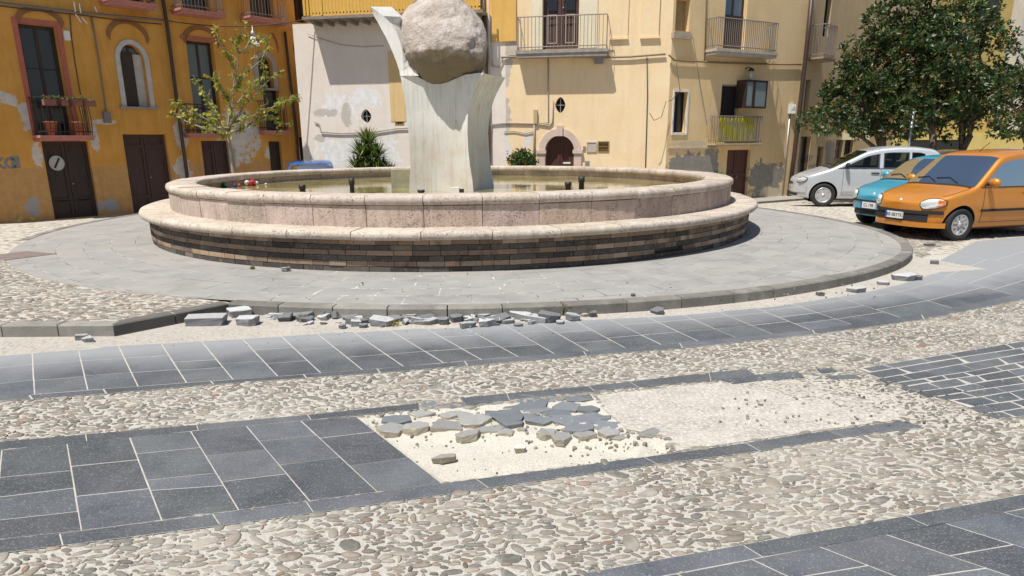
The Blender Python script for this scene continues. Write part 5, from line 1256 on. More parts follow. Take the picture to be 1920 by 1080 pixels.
w_ = window(hw, H2['SW'], MT['darkvoid'], MT['glass'], .03, .15, 1); a, b, c, d = H2['SW']; mb = MB(); frame(mb, a-.06, b-.08, c+.06, d+.05, .055, -.025, .02); mb.build('window_surround', MT['white_paint'], hw)
w_ = window(hw, H2['D1'], MT['wood_dark'], glassm('blue_grey_glass', (.10, .13, .17), .1), .07, .15, 1, (), 'balcony_door'); a, b, c, d = H2['D1']; mb = MB(); mb.box(a, c, .13, .14, b, b+1.0); mb.build('lower_panel', MT['wood_dark'], w_)
w_ = window(hw, H2['D2'], simple('grey_frame', (.35, .31, .25), .7, .1, 9, 0), MT['darkvoid'], .05, .1, 0, (), 'balcony_door')
door(hw, H2['G'], wood('maroon_door_wood', (.07, .028, .020), (.11, .046, .034)), .12, 2, (.5,), 'street_door', .04)
db2 = .5
s0 = F2.P(1344, 97, -db2)[0]; s1 = F2.P(1457, 97, -db2)[0]; zf = F2.P(1400, 95, -db2)[1]; zr = F2.P(1400, 37, -db2)[1]
balcony(hw, s0, s1, zf, zr, db2, simple('pale_grey_slab', (.42, .37, .31), .9, .2, 7, .3), MT['grey_iron'], th=.16, gap=.085)
db3 = .35; s0 = F2.P(1342, 270, -db3)[0]; s1 = F2.P(1428, 268, -db3)[0]; zf = F2.P(1385, 269, -db3)[1]; zr = F2.P(1385, 218, -db3)[1]
sc_ = balcony(hw, s0, s1, zf, zr, db3, simple('sand_slab', (.48, .38, .24), .9, .2, 7, .3), MT['grey_iron'], th=.08, gap=.10)
mb = MB(); x0 = F2.P(1350, 245, -db3)[0]; x1 = F2.P(1414, 245, -db3)[0]; mb.grid(lambda u, v: Vector((x0+(x1-x0)*u, -db3+.06+.012*math.sin(u*60), zf+.06+(zr-zf-.1)*v)), 60, 2); mb.build('privacy_screen', simple('yellow_green_cloth', (.48, .45, .02), .8, .18, 4, 0), hw)
# open casement
cw = empty('open_casement', (0, 0, 0)); cw.parent = hw; tag(cw)
a, b, c, d = F2.R(1393, 150, 1409, 203, -.3); a2, b2, c2, d2 = F2.R(1409, 150, 1428, 203, -.15)
mb = MB()
M_ = Matrix.Translation((a, -.38, 0)) @ Matrix.Rotation(0.0, 4, 'Z'); 
frame(mb, a, b, c, d, .06, -.40, -.36); frame(mb, c+.02, b, c2, d, .06, -.38, -.34); mb.box(a, a+.03, -.36, 0, b, d); mb.build('casement_frame', MT['wood_dark'], cw)
mb = MB(); mb.box(a+.05, c-.05, -.385, -.375, b+.05, d-.05); mb.box(c+.06, c2-.05, -.365, -.355, b+.05, d-.05); mb.build('pane', glassm('pale_blue_glass', (.20, .25, .26), .12), cw)
s_, z = F2.P(1408, 140, -.25); 
wl = empty('wall_lantern', F2.W(s_, -.25, z), F2.rz, label='small wall lantern above the open casement on the side wing', cat='lantern'); mb = MB(); mb.lathe([(0, .22), (.05, .2), (.10, .13), (.10, .11)], 8); mb.tube([(0, 0, .2), (0, .12, .24), (0, .25, .2)], .015, 5); mb.build('lamp_cap', MT['dark_iron'], wl); mb = MB(); mb.lathe([(.07, .11), (.06, -.18), (.03, -.2)], 8); mb.build('lamp_glass', simple('milky_glass', (.5, .48, .42), .3, .1, 5, 0), wl)
hang(F2, 'wall_cable', [(1252, 103), (1262, 113), (1300, 115), (1350, 118), (1420, 120), (1470, 121), (1500, 121)], .028, .05, simple('cable_bundle_brown', (.22, .17, .11), .9, .25, 30, .3), 'cable bundle running under the balcony of the shaded side wing', 'cable')
hang(F2, 'wall_cable', [(1262, 113), (1270, 170), (1255, 188), (1248, 190)], .010, .12, MT['wire'], 'thin cable hanging down beside the slit window', 'cable')
hang(F2, 'wall_cable', [(1293, 70), (1305, 150), (1320, 235)], .008, .14, MT['wire'], 'very thin slanting wire across the side wing', 'cable')  # added wire standing in for a cable's cast shadow on the wall
hang(F2, 'wall_cable', [(1324, -20), (1322, 50), (1320, 118)], .015, .03, MT['wire'], 'thin cable dropping between window and balcony on the side wing', 'cable')
hang(F2, 'wall_cable', [(1245, 190), (1236, 220), (1222, 226), (1214, 212)], .010, .10, MT['wire'], 'slack loop of cable at the house corner', 'cable')
a, b, c, d = F2.R(1252, 277, 1343, 279); mb = MB(); mb.box(a, c, -.03, 0, b, d+.01); mb.build('dado_ledge', simple('ledge_cement', (.42, .38, .33), .9, .2, 7, .2), hw)
hang(F2, 'downpipe', [(1519, -30), (1508, 80), (1497, 180), (1484, 290), (1474, 368)], .075, .12, MT['brownpipe'], 'thick dark downpipe at the right end of the side wing', 'downpipe')
hang(F2, 'wall_conduit', [(1499, 170), (1495, 210), (1491, 250), (1486, 290)], .022, .10, MT['white_paint'], 'slim white pipe right of the thick dark downpipe', 'conduit')
# ---------------- third house, running away to the right
A3 = F2.W(S2, 0, 0); F3 = Fac((A3.x, A3.y), (A3.x+1.15*6.5, A3.y+6.5), -.30)
hc = empty('tan_house', F3.A, F3.rz, label='narrow tan house right of the downpipe, half hidden by the magnolias', cat='house')
def pr(q, zfloor=None):
    a, b, c, d = F3.R(*q); return (a, b if zfloor is None else zfloor, c, d)
H3 = [pr((1513, -60, 1524, 98)), pr((1546, -20, 1558, 70)), pr((1508, 149, 1517, 226)), pr((1542, 153, 1553, 228)), pr((1496, 256, 1515, 372), -.3), pr((1529, 275, 1540, 360), -.3), pr((1563, 262, 1577, 352), -.3), pr((1580, 262, 1596, 352), -.3)]
ok = []
for h in H3:
    if h[2]-h[0] > .05 and h[0] > .02 and h[2] < F3.len-.02: ok.append(h)
H3 = ok
tm = plaster('tan_plaster', (.50, .36, .19), (.56, .42, .24), [fpt(F3, 1500, 350, 40, 60), fpt(F3, 1555, 300, 12, 60)], (.27, .23, .19), None, .3)
wall('wall', hc, 0, F3.len, -.6, 10.5, H3, tm, .25, back=3)
for i, h in enumerate(H3):
    if i < 4: window(hc, h, MT['wood_dark'], MT['glass'], .06, .15, 0)
    else: door(hc, h, MT['wood_grey'] if i != 6 else MT['darkvoid'], .12, 1, (.85,), 'street_door', .04, knob=False)
s0 = F3.P(1506, 100, -.5)[0]; s1 = F3.P(1546, 106, -.5)[0]; zf = F3.P(1520, 103, -.5)[1]; balcony(hc, max(.05, s0), s1+.8, zf, zf+1.05, .5, simple('brown_slab', (.33, .25, .17), .9, .2, 7, .3), MT['grey_iron'], th=.1, gap=.1)
sg = empty('shop_sign', F3.W(F3.P(1568, 250)[0], -.25, F3.P(1588, 262)[1]), 0.05, label='cream and yellow shop sign above the dark doorway under the magnolias', cat='sign')
mb = MB(); mb.box(0, 1.05, -.03, .03, 0, .50); mb.build('sign_board', simple('cream_board', (.66, .58, .38), .6, .08, 5, 0), sg); mb = MB(); mb.box(.05, .55, -.036, -.032, .26, .45); mb.build('sign_field', simple('yellow_field', (.55, .36, .02), .6, .08, 5, 0), sg)
text_mesh('lettering', '\u25A0\u25A0\u25A0'.replace('\u25A0', '') or '', .1, MT['dark_iron'], sg, (0, 0, 0), (0, 0, 0)) if False else None
# ---------------- backdrop houses behind the magnolias
def bhouse(name, label, A, B, z1, mat, wins=(), cat='house', z0=-.6, roof=None):
    F = Fac(A, B); e = empty(name, F.A, F.rz, label=label, cat=cat); hs = [w_[:4] for w_ in wins]
    wall('wall', e, 0, F.len, z0, z1, hs, mat, .2, back=6)
    for w_ in wins:
        if len(w_) > 4 and w_[4] == 'sh':
            a, b, c, d = w_[:4]; mb = MB(); n = int((d-b)/.08)
            for k in range(n): mb.box(a, c, .02, .05, b+k*.08, b+k*.08+.05)
            mb.box(a, c, .06, .07, b, d); mb.build('shutter', MT['wood_dark'], e)
        else: window(e, w_[:4], MT['wood_dark'], MT['glass'], .06, .12, 1)
    return F, e
E3 = F3.W(F3.len, 0, 0)
X0, Y0 = OY(1592, 300, 33).x, 33
FB1, b1 = bhouse('salmon_house', 'salmon pink house seen through the magnolia crowns', (X0-1.5, 33.0), (X0+3.2, 33.4), 9.5, plaster('salmon_plaster', (.56, .36, .27), (.62, .42, .32)), [(1.2, 4.2, 2.0, 6.4)])
FB2, b2 = bhouse('yellow_house', 'yellow house with a low yellow wall base behind the parked cars', (X0+3.25, 33.2), (X0+7.4, 34.2), 11, plaster('yellow_plaster', (.40, .31, .10), (.46, .36, .14)), [(.3, 1.0, 1.2, 1.9), (2.2, 6.6, 3.6, 8.4)])
FB3, b3 = bhouse('grey_house', 'grey white house with brown shutters at the right edge', (X0+7.45, 33.6), (X0+14, 35.5), 11, plaster('grey_white_plaster', (.50, .47, .42), (.57, .54, .49), [(1.5, 1.0, 1.6, 1.1)], (.22, .21, .2)), [(.35, 5.6, 1.35, 7.3, 'sh'), (3.6, 5.6, 4.6, 7.3, 'sh')])
FB4, b4 = bhouse('low_yellow_building', 'low bright yellow wall behind the silver and white cars', (X0+.2, 30.5), (X0+9.0, 31.5), 1.9, plaster('bright_yellow_plaster', (.58, .44, .13), (.62, .49, .18)), [(1.2, 1.15, 4.0, 1.6)], cat='wall')
# far closing walls so that nothing empty shows between houses
FB5, b5 = bhouse('brick_house', 'dark red roofed house glimpsed above the salmon wall', (X0-4, 38), (X0+12, 39), 13, plaster('brown_red_plaster', (.34, .17, .12), (.4, .2, .15)), [(3, 9, 4, 11)])
# pavement strip before the side wing
s = MB(); q = [F2.W(1.0, -1.25, 0), F2.W(S2, -1.05, 0), F3.W(3, -1.2, 0), F3.W(6.4, -1.2, 0)]; r_ = [F2.W(1.0, .05, 0), F2.W(S2, .05, 0), F3.W(3, .05, 0), F3.W(6.4, .05, 0)]
for i in range(3):
    a, b, c, d = q[i], q[i+1], r_[i+1], r_[i]; top = -.29
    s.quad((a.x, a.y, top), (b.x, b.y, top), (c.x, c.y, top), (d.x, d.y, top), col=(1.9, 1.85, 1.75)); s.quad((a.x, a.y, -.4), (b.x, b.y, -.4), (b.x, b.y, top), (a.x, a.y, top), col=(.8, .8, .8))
tag(s.build('pavement', MT['kerb']), 'narrow pavement before the side wing', kind='structure')

# unseen terrace added behind the viewpoint for reflections and less ambient light
FBK, bk = bhouse('unseen_terrace', 'plain cream terrace closing the square behind the viewpoint', (34, -24), (-34, -24), 10, plaster('cream_terrace_plaster', (.55, .46, .33), (.6, .5, .37)), [(3+5*i, zz, 4.2+5*i, zz+1.9) for i in range(13) for zz in (.9, 4.4, 7.4)])
# ================================================================== CARS
def carpaint(name, col, rough=.28, metal=.35):
    t = NT(name); n = t.noise(140, 2); c = t.mix(n, tuple(x*.93 for x in col), tuple(min(1, x*1.07) for x in col)); d = t.noise(3, 5, .6)
    c = t.mix(t.mapr(d, .5, .8, 0, .16), c, (.42, .38, .32))
    return t.fin(c, t.mapr(d, .3, .8, rough, rough+.16), None, metal, .5, Coat_Weight=.6, Coat_Roughness=.08)
CG = MT['clear']; TRIM = simple('dark_trim', (.045, .045, .048), .9, .2, 20, 0); HL = glassm('headlamp_glass', (.55, .57, .56), .08); ORL = simple('orange_lamp', (.65, .16, .02), .2, .05, 5, 0); REDL = simple('red_lamp', (.5, .02, .02), .2, .05, 5, 0)
RIM = simple('silver_hubcap', (.50, .50, .50), .35, .08, 12, 0, metal=.4); SEATM = simple('grey_seat', (.22, .22, .23), .9, .2, 20, 0); PLT = simple('plate_white', (.70, .70, .68), .5, .05, 9, 0); PLB = simple('plate_blue', (.02, .08, .35), .5, .05, 9, 0)
def make_car(name, label, paint, P, loc, heading, lower=None, wheel_style=0, plate='', bumperdark=True):
    L, Wd, xn, xt = P['L'], P['W']/2, P['L']/2, -P['L']/2
    prof = P['prof']; px_ = [p[0] for p in prof][::-1]; pz_ = [p[1] for p in prof][::-1]
    def ztop(x):
        return sum(float(np.interp(x+d, px_, pz_)) for d in (-.06, -.03, 0, .03, .06))/5
    zs = .19; belt = P['belt']; H = max(pz_)
    def Wz(z): return float(np.interp(z, [.15, .35, .6, belt, H], [.90, .975, 1.0, .985, P.get('tumble', .80)]))
    cf, cr, k = P.get('cf', .62), P.get('cr', .45), 2.5
    def plan(x):
        if x > xn-cf: t = min(1, (x-(xn-cf))/cf); q = (1-t**k)**(1/k) if t < 1 else 0; return .0+1*q
        if x < xt+cr: t = min(1, ((xt+cr)-x)/cr); return (1-t**3.2)**(1/3.2) if t < 1 else 0
        return 1
    def front_x(y): v = min(.999, abs(y)/Wd); return xn-cf+cf*(1-v**k)**(1/k)
    def zbot(x): return zs+.05*sstep(xn-.5, xn, x)+.10*sstep(-xt-.5, -xt, -x)
    def Whalf(x, z): return Wd*plan(x)*Wz(z)
    def ring(x):
        zt_ = max(ztop(x), zbot(x)+.2); rd = min(.13, (zt_-zbot(x))*.3); zc = zt_-rd; pts = [Vector((x, 0, zbot(x))), Vector((x, Whalf(x, zbot(x))*.92, zbot(x)))]
        n1 = 12
        for i in range(n1+1): z = zbot(x)+.03+(zc-zbot(x)-.03)*i/n1; pts.append(Vector((x, Whalf(x, z), z)))
        W0 = Whalf(x, zc); n2 = 12; e = 2/4.2
        for i in range(1, n2+1): t = PI/2*i/n2; pts.append(Vector((x, W0*max(0, math.cos(t))**e if i < n2 else 0, zc+rd*math.sin(t)**e)))
        return pts
    def topz(x, y):
        zt_ = max(ztop(x), zbot(x)+.2); rd = min(.13, (zt_-zbot(x))*.3); zc = zt_-rd; W0 = max(1e-3, Whalf(x, zc)); v = min(1, abs(y)/W0); return zc+rd*(1-v**4.2)**(1/4.2)
    XS = [xt+.0005]+[xt+cr*(1-math.cos(PI/2*i/9)) for i in range(1, 9)]+list(np.linspace(xt+cr, xn-cf, 40))+[xn-cf+cf*math.sin(PI/2*i/12) for i in range(1, 12)]+[xn-.0005]
    rings = []
    for x in XS:
        h = ring(x); rings.append(h+[Vector((p.x, -p.y, p.z)) for p in h[-2:0:-1]])
    m = len(rings[0]); vs = [p for r in rings for p in r]; mb = MB()
    mb.add(vs, [(i*m+j, (i+1)*m+j, (i+1)*m+(j+1) % m, i*m+(j+1) % m) for i in range(len(XS)-1) for j in range(m)]+[tuple(range(m-1, -1, -1)), tuple(range((len(XS)-1)*m, len(XS)*m))], smooth=True)
    # lower body strip in other paint
    car = empty(name, loc, heading, label=label, cat='car')
    body = mb.build('body', [paint, MT['black'], TRIM], car)
    bm = bmesh.new(); bm.from_mesh(body.data); bmesh.ops.remove_doubles(bm, verts=bm.verts, dist=.0004); bmesh.ops.recalc_face_normals(bm, faces=bm.faces); bm.to_mesh(body.data); bm.free()
    body.parent = None
    cutters = []
    xf, xr = xn-P['fo'], -(L/2-P['ro']); wr = P['wr']
    for xa in (xf, xr):
        for sg in (1, -1):
            c = MB(); c.lathe([(wr+.045, -.35), (wr+.045, .35)], 40, M=Matrix.Translation((xa, sg*(Wd+.02), wr+.01)) @ Matrix.Rotation(PI/2, 4, 'X'), mi=1, smooth=False)
            cutters.append(c.build('cut', [paint, MT['black']]))
    wb_, wt_ = P['wind']; rb, rt = P['rear']
    def wy(x): t = (x-wb_)/(wt_-wb_); return Whalf(x, ztop(x)-.1)*(.93-.02*t)
    def cutp(poly3a, poly3b):
        n = len(poly3a); c = MB(); c.add(list(poly3a)+list(poly3b), [tuple(range(n-1, -1, -1)), tuple(range(n, 2*n))]+[(i, (i+1) % n, n+(i+1) % n, n+i) for i in range(n)], mi=2); o = c.build('cut', [paint, MT['black'], TRIM])
        b_ = bmesh.new(); b_.from_mesh(o.data); bmesh.ops.recalc_face_normals(b_, faces=b_.faces); b_.to_mesh(o.data); b_.free(); cutters.append(o)
    cav = [(wb_-.03, .42), (wb_-.03, belt-.03), (wt_-.03, H-.15), (rt+.03, H-.16), (rb+.16, belt), (rb+.16, .42)]; yy = Wd*.73
    cutp([(x, -yy, z) for x, z in cav], [(x, yy, z) for x, z in cav])
    for (x0, x1) in P['sidewin']:
        up = []; n = 10
        for i in range(n+1):
            x = x0+(x1-x0)*(.04+.92*i/n); zh = max(min(P['wintop'], ztop(x)-.135)-.015, belt+.05)
            up.append((x, zh))
        pl2 = [(x0+(x1-x0)*.96, belt+.045), (x0+(x1-x0)*.04, belt+.045)]; last = (x1, x0) == (P['sidewin'][-1][1], P['sidewin'][-1][0])
        if last: up[-1] = (up[-1][0]+.05, up[-1][1]-.05); pl2[0] = (pl2[0][0]+.06, pl2[0][1]+.0)
        poly = up+pl2; cutp([(x, -1.2, z) for x, z in poly], [(x, 1.2, z) for x, z in poly])
    xs2 = np.linspace(wb_-.03, wt_+.02, 6); pl2 = [(x, wy(x)-.03) for x in xs2]+[(x, -wy(x)+.03) for x in xs2[::-1]]
    cutp([(x, y, belt-.02) for x, y in pl2], [(x, y, 2.2) for x, y in pl2])
    bool_cut(body, cutters); body.parent = car
    for p in body.data.polygons: p.use_smooth = True
    bm = bmesh.new(); bm.from_mesh(body.data)
    for e in bm.edges:
        if len(e.link_faces) == 2 and (e.calc_face_angle(0) > math.radians(35) or e.link_faces[0].material_index != e.link_faces[1].material_index): e.smooth = False
    bm.to_mesh(body.data); bm.free()
    # windscreen
    def topgrid(xa, xb, ya, yb, nm, mat, off=.004, par=car, nx=8, ny=12):
        g_ = MB()
        def f(u, v):
            x = xa+(xb-xa)*v; y = ya(x)+(yb(x)-ya(x))*u; e = .01; sl = (topz(x+e, y)-topz(x-e, y))/(2*e); nn = Vector((-sl, 0, 1)).normalized(); return Vector((x, y, topz(x, y)))+nn*off
        g_.grid(f, ny, nx); return g_.build(nm, mat, par)
    wb_, wt_ = P['wind']
    def wy(x): t = (x-wb_)/(wt_-wb_); return Whalf(x, ztop(x)-.1)*(.93-.02*t)
    topgrid(wb_, wt_, lambda x: wy(x), lambda x: -wy(x), 'windscreen', CG)
    # dark rubber round windscreen, cowl
    topgrid(wb_+.05, wb_-.005, lambda x: wy(wb_)*.96, lambda x: -wy(wb_)*.96, 'cowl', MT['black'], .006, nx=2)
    rb, rt = P['rear']; topgrid(rb, rt, lambda x: -Whalf(x, ztop(x)-.1)*.86, lambda x: Whalf(x, ztop(x)-.1)*.86, 'rear_window', CG)
    for sg in (1, -1):
        for wi, (x0, x1) in enumerate(P['sidewin']):
            g_ = MB(); n = 16
            def f(u, v):
                x = x0+(x1-x0)*u; zl_ = belt+.03; zh = min(P['wintop'], ztop(x)-.135); zh = max(zh, zl_+.002)
                e_ = min(u, 1-u)*abs(x1-x0)
                if wi == len(P['sidewin'])-1 and u > .0 and (x1 < x0): r_ = (1-u)*abs(x1-x0); zh -= .12*max(0, 1-r_/.14)**2; zl2 = zl_+.05*max(0, 1-r_/.14)**2
                else: zl2 = zl_
                z = zl2+(zh-zl2)*v; return Vector((x, sg*(Whalf(x, z)+.004), z))
            g_.grid(f, n, 5, flip=(sg > 0)); 
            ok = [i for i, fc in enumerate(g_.f)]
            g_.build('side_window', CG, car)
        # belt rubber
        g_ = MB(); xs_ = np.linspace(P['sidewin'][0][0]+.05, P['sidewin'][-1][1], 14); g_.tube([(x, sg*(Whalf(x, belt+.025)+.004), belt+.022) for x in xs_], .008, 4); g_.build('window_seal', MT['black'], car)
        # rub strip
        if P.get('rub'):
            g_ = MB(); xs_ = np.linspace(xf-wr-.12, xr+wr+.12, 12); zc = P['rub']
            for i in range(len(xs_)-1):
                a_, b_ = xs_[i], xs_[i+1]; ya_, yb_ = sg*(Whalf(a_, zc)+.014), sg*(Whalf(b_, zc)+.014); ya0, yb0 = sg*(Whalf(a_, zc)-.01), sg*(Whalf(b_, zc)-.01); h_ = P.get('rubh', .022)
                g_.add([(a_, ya_, zc-h_), (b_, yb_, zc-h_), (b_, yb_, zc+h_), (a_, ya_, zc+h_), (a_, ya0, zc-h_), (b_, yb0, zc-h_), (b_, yb0, zc+h_), (a_, ya0, zc+h_)], [(0, 1, 2, 3), (3, 2, 6, 7), (1, 0, 4, 5)])
            g_.build('rub_strip', MT['black'] if not P.get('rubpaint') else RIM, car)
        # door seams
        g_ = MB()
        for xd in P['seams']:
            zz = np.linspace(.30, min(belt+.02, ztop(xd)-.15), 10); g_.tube([(xd, sg*(Whalf(xd, z)+.0005), z) for z in zz], .0045, 4)
        xs_ = np.linspace(P['seams'][0], P['seams'][-1], 10); g_.tube([(x, sg*(Whalf(x, .30)+.0005), .30) for x in xs_], .0045, 4)
        xs_ = np.linspace(xn-.30, wb_-.05, 9); g_.tube([(x, sg*min(Whalf(x, .7), Wd*.99)*.90, topz(x, min(Whalf(x, .7), Wd)*.90)+.001) for x in xs_], .005, 4)
        g_.build('panel_gap', MT['black'], car)
        for xh in P['handles']:
            g_ = MB(); g_.tube([(xh-.09, sg*(Whalf(xh, belt-.09)+.012), belt-.09), (xh+.09, sg*(Whalf(xh, belt-.09)+.012), belt-.09)], .016, 6); g_.build('door_handle', MT['black'] if P.get('blackhandle', True) else paint, car)
        xm = P['mirror']; ym = sg*(Whalf(xm, belt)+.10); g_ = MB(); g_.lathe([(0, -.05), (.045, -.045), (.075, -.01), (.078, .025), (.06, .035), (0, .036)], 14, M=Matrix.Translation((xm+.02, ym, belt+.10)) @ Matrix.Rotation(-PI/2, 4, 'Y') @ Matrix.Scale(1.35, 4, (0, 1, 0)))
        mr = g_.build('wing_mirror', P.get('mirrorm', paint), car); g_ = MB(); g_.tube([(xm, sg*(Whalf(xm, belt+.02)-.01), belt+.05), (xm+.01, ym-sg*.05, belt+.09)], .018, 6); g_.build('mirror_arm', MT['black'], mr)
        # headlight
        hy0, hy1, hz0, hz1 = P['hl']; g_ = MB()
        def fh(u, v, o=0.0, m_=0.):
            y = hy0+(hy1-hy0)*u; uu = (u-.5)*2; vv = (v-.5)*2; rr = 1
            zc_ = hz0+(hz1-hz0)*.5+P.get('hlr', .03)*uu*.5; zz = zc_+(hz1-hz0)*.5*vv*math.sqrt(max(0.02, 1-abs(uu)**2.6))*(1.0+m_)
            xs2 = front_x(y); 
            for _ in range(14):
                if topz(xs2, y) < zz: xs2 -= .025
                else: break
            bul = .035*(1-abs(uu)**2)*(1-vv*vv*.9); return Vector((xs2+o+bul*.8, sg*(y+.01+bul*.3), zz))
        per = [fh(.03+.94*u, .04, .012) for u in np.linspace(0, 1, 12)]+[fh(.97, v, .012) for v in np.linspace(.2, .8, 3)]+[fh(.03+.94*u, .96, .012) for u in np.linspace(1, 0, 12)]+[fh(.03, v, .012) for v in np.linspace(.8, .04, 4)]
        g_.tube(per, .010, 4, cap=False); sur = g_.build('headlight', MT['black'], car); g_ = MB()
        g_.grid(lambda u, v: fh(.03+u*.94, .04+v*.92, .016), 18, 9, flip=(sg < 0)); g_.build('lens', HL, sur)
        if P.get('indic'):
            g_ = MB(); g_.grid(lambda u, v: fh(.76+u*.20, .15+v*.7, .022), 7, 5, flip=(sg < 0)); g_.build('indicator', ORL, sur)
        # tail lamp
        g_ = MB(); 
        def ft_(u, v):
            y = Wd*(.70+.29*u); t = min(.999, (y/Wd)); xx = xt+cr-cr*(1-t**3.2)**(1/3.2); return Vector((xx-.012, sg*y, .72+.26*v))
        g_.grid(ft_, 5, 4); g_.build('tail_light', REDL, car)
    # bumper / grille
    def frontstrip(y1, z0, z1, off, mat, nm, par=car, n=24):
        g_ = MB()
        def f(u, v): y = -y1+2*y1*u; return Vector((front_x(y)+off, y, z0+(z1-z0)*v))
        g_.grid(f, n, 2); 
        g_.grid(lambda u, v: Vector((front_x(-y1+2*y1*u)+off*(1-v), -y1+2*y1*u, z1)), n, 1); return g_.build(nm, mat, par)
    for (y1, z0, z1, off, mt_, nm) in P['front']: frontstrip(y1, z0, z1, off, paint if mt_ == 'p' else MT['black'], nm)
    if plate:
        x = front_x(0)+.045; g_ = MB(); g_.box(x-.03, x, -.18, .18, P['plz']-.055, P['plz']+.055); pl_ = g_.build('number_plate', PLT, car); g_ = MB(); g_.box(x-.002, x+.002, -.182, -.150, P['plz']-.0555, P['plz']+.0555); g_.build('plate_band', PLB, pl_)
        text_mesh('plate_text', plate, .082, MT['black'], pl_, (x+.001, .012, P['plz']), (PI/2, 0, PI/2), .0012)
    g_ = MB(); g_.lathe([(0, 0), (.04, .002), (.04, .008), (0, .012)], 16, M=Matrix.Translation((front_x(0)-.06, 0, topz(front_x(0)-.06, 0)-.003)) @ Matrix.Rotation(.9, 4, 'Y')); g_.build('badge', RIM, car)
    # wipers
    g_ = MB()
    for y0, y1 in ((.35, -.15), (-.1, -.55)): g_.tube([(wb_-.02, y0, topz(wb_-.02, y0)+.02), (wb_-.12, (y0+y1)/2, topz(wb_-.12, 0)+.02), (wb_-.10, y1, topz(wb_-.10, y1)+.018)], .008, 4)
    g_.build('wiper', MT['black'], car)
    if P.get('antenna'):
        g_ = MB(); xa = P['antenna']; g_.tube([(xa, 0, topz(xa, 0)), (xa-.22, 0, topz(xa, 0)+.16)], .006, 5); g_.build('aerial', MT['black'], car)
    if P.get('rails'):
        for sg in (1, -1):
            g_ = MB(); xs_ = np.linspace(wt_-.1, rt+.1, 10); g_.tube([(x, sg*Wd*.68, topz(x, Wd*.68)+(.05 if 0 < i < 9 else 0)) for i, x in enumerate(xs_)], .016, 6); g_.build('roof_rail', RIM, car)
    # wheels
    for xa in (xf, xr):
        for sg in (1, -1):
            wroot = MB(); tw = .085; M0 = Matrix.Translation((xa, sg*(Wd-.085), wr)) @ Matrix.Rotation(-sg*PI/2, 4, 'X'); ri = wr*.665
            wroot.lathe([(ri, -tw), (wr*.93, -tw), (wr, -tw*.7), (wr, tw*.7), (wr*.97, tw*.9), (wr*.88, tw), (ri+.01, tw*.95), (ri, tw*.7)], 36, M=M0)
            ty = wroot.build('wheel', MT['black'], car); r_ = MB(); r_.lathe([(ri, tw*.7), (ri*.98, tw*.82), (ri*.90, tw*.84), (ri*.86, tw*.45), (0, tw*.35)], 36, M=M0)
            rm_ = r_.build('rim', MT['dark_iron'], ty); r_ = MB(); ns = 5 if wheel_style == 0 else 6
            r_.lathe([(ri, tw*.72), (ri*.99, tw*.90), (ri*.86, tw*.88), (ri*.84, tw*.6)], 36, M=M0)
            for q in range(ns):
                a = 2*PI*q/ns; Mq = M0 @ Matrix.Rotation(a, 4, 'Z')
                if wheel_style == 0:
                    for off_ in (-.028, .028): r_.box(.02, ri*.90, off_-.016, off_+.016, tw*.5, tw*.88, M=Mq @ Matrix.Rotation(off_*3.5, 4, 'Z'))
                else: r_.add([Mq @ Vector(p) for p in [(.03, -.035, tw*.9), (ri*.9, -.075, tw*.8), (ri*.9, .075, tw*.8), (.03, .035, tw*.9), (.03, -.035, tw*.4), (ri*.9, -.075, tw*.4), (ri*.9, .075, tw*.4), (.03, .035, tw*.4)]], [(0, 1, 2, 3), (0, 4, 5, 1), (3, 2, 6, 7)])
            r_.lathe([(0, tw*.98), (.045, tw*.95), (.05, tw*.5)], 16, M=M0); r_.build('hubcap', RIM, ty)
    # seats, dashboard, steering wheel
    g_ = MB()
    for (sx, hs) in ((wt_-.42, 1), (wt_-1.15, 0)):
        for sy in (Wd*.42, -Wd*.42):
            g_.box(sx-.25, sx+.22, sy-.22, sy+.22, .42, .60); Ms = Matrix.Translation((sx-.22, sy, .58)) @ Matrix.Rotation(-.22, 4, 'Y'); g_.box(-.06, .06, -.21, .21, 0, .56, M=Ms)
            if hs: g_.box(-.04, .05, -.11, .11, .60, .80, M=Ms)
    g_.build('seats', SEATM, car); g_ = MB(); g_.box(wb_-.32, wb_-.06, -Wd*.70, Wd*.70, belt-.16, belt-.05); g_.build('dashboard', TRIM, car)
    g_ = MB(); g_.tube([(wb_-.45+.06*math.sin(a_), Wd*.42+.17*math.cos(a_), belt-.03+.17*math.sin(a_)) for a_ in np.linspace(0, 2*PI, 18)], .014, 5, cap=False); g_.build('steering_wheel', MT['black'], car)
    g_ = MB(); g_.box(wt_-.06, wt_-.04, -.11, .11, H-.26, H-.20); g_.build('rear_view_mirror', MT['black'], car)
    g_ = MB(); g_.box(xr, xf, -Wd*.8, Wd*.8, .17, .23); g_.build('underbody', MT['black'], car)
    return car
CITY = dict(L=3.34, W=1.51, prof=[(1.68, .60), (1.62, .66), (1.48, .735), (1.2, .81), (.92, .875), (.80, .92), (.28, 1.37), (.18, 1.425), (-.1, 1.47), (-.5, 1.495), (-.95, 1.48), (-1.36, 1.41), (-1.5, 1.22), (-1.60, .92), (-1.66, .70)], belt=.865, tumble=.80, fo=.63, ro=.50, wr=.272, wind=(.82, .25), rear=(-1.57, -1.42),
            sidewin=[(.66, -.42), (-.50, -1.22)], wintop=1.34, rub=.50, rubh=.020, seams=[.62, -.47], handles=[-.33], mirror=.55, hl=(.40, .71, .53, .715), indic=True, plz=.40,
            front=[(.70, .445, .50, .020, 'b', 'bumper_strip'), (.55, .315, .45, .006, 'b', 'grille'), (.72, .22, .305, .018, 'p', 'bumper')], antenna=.02)
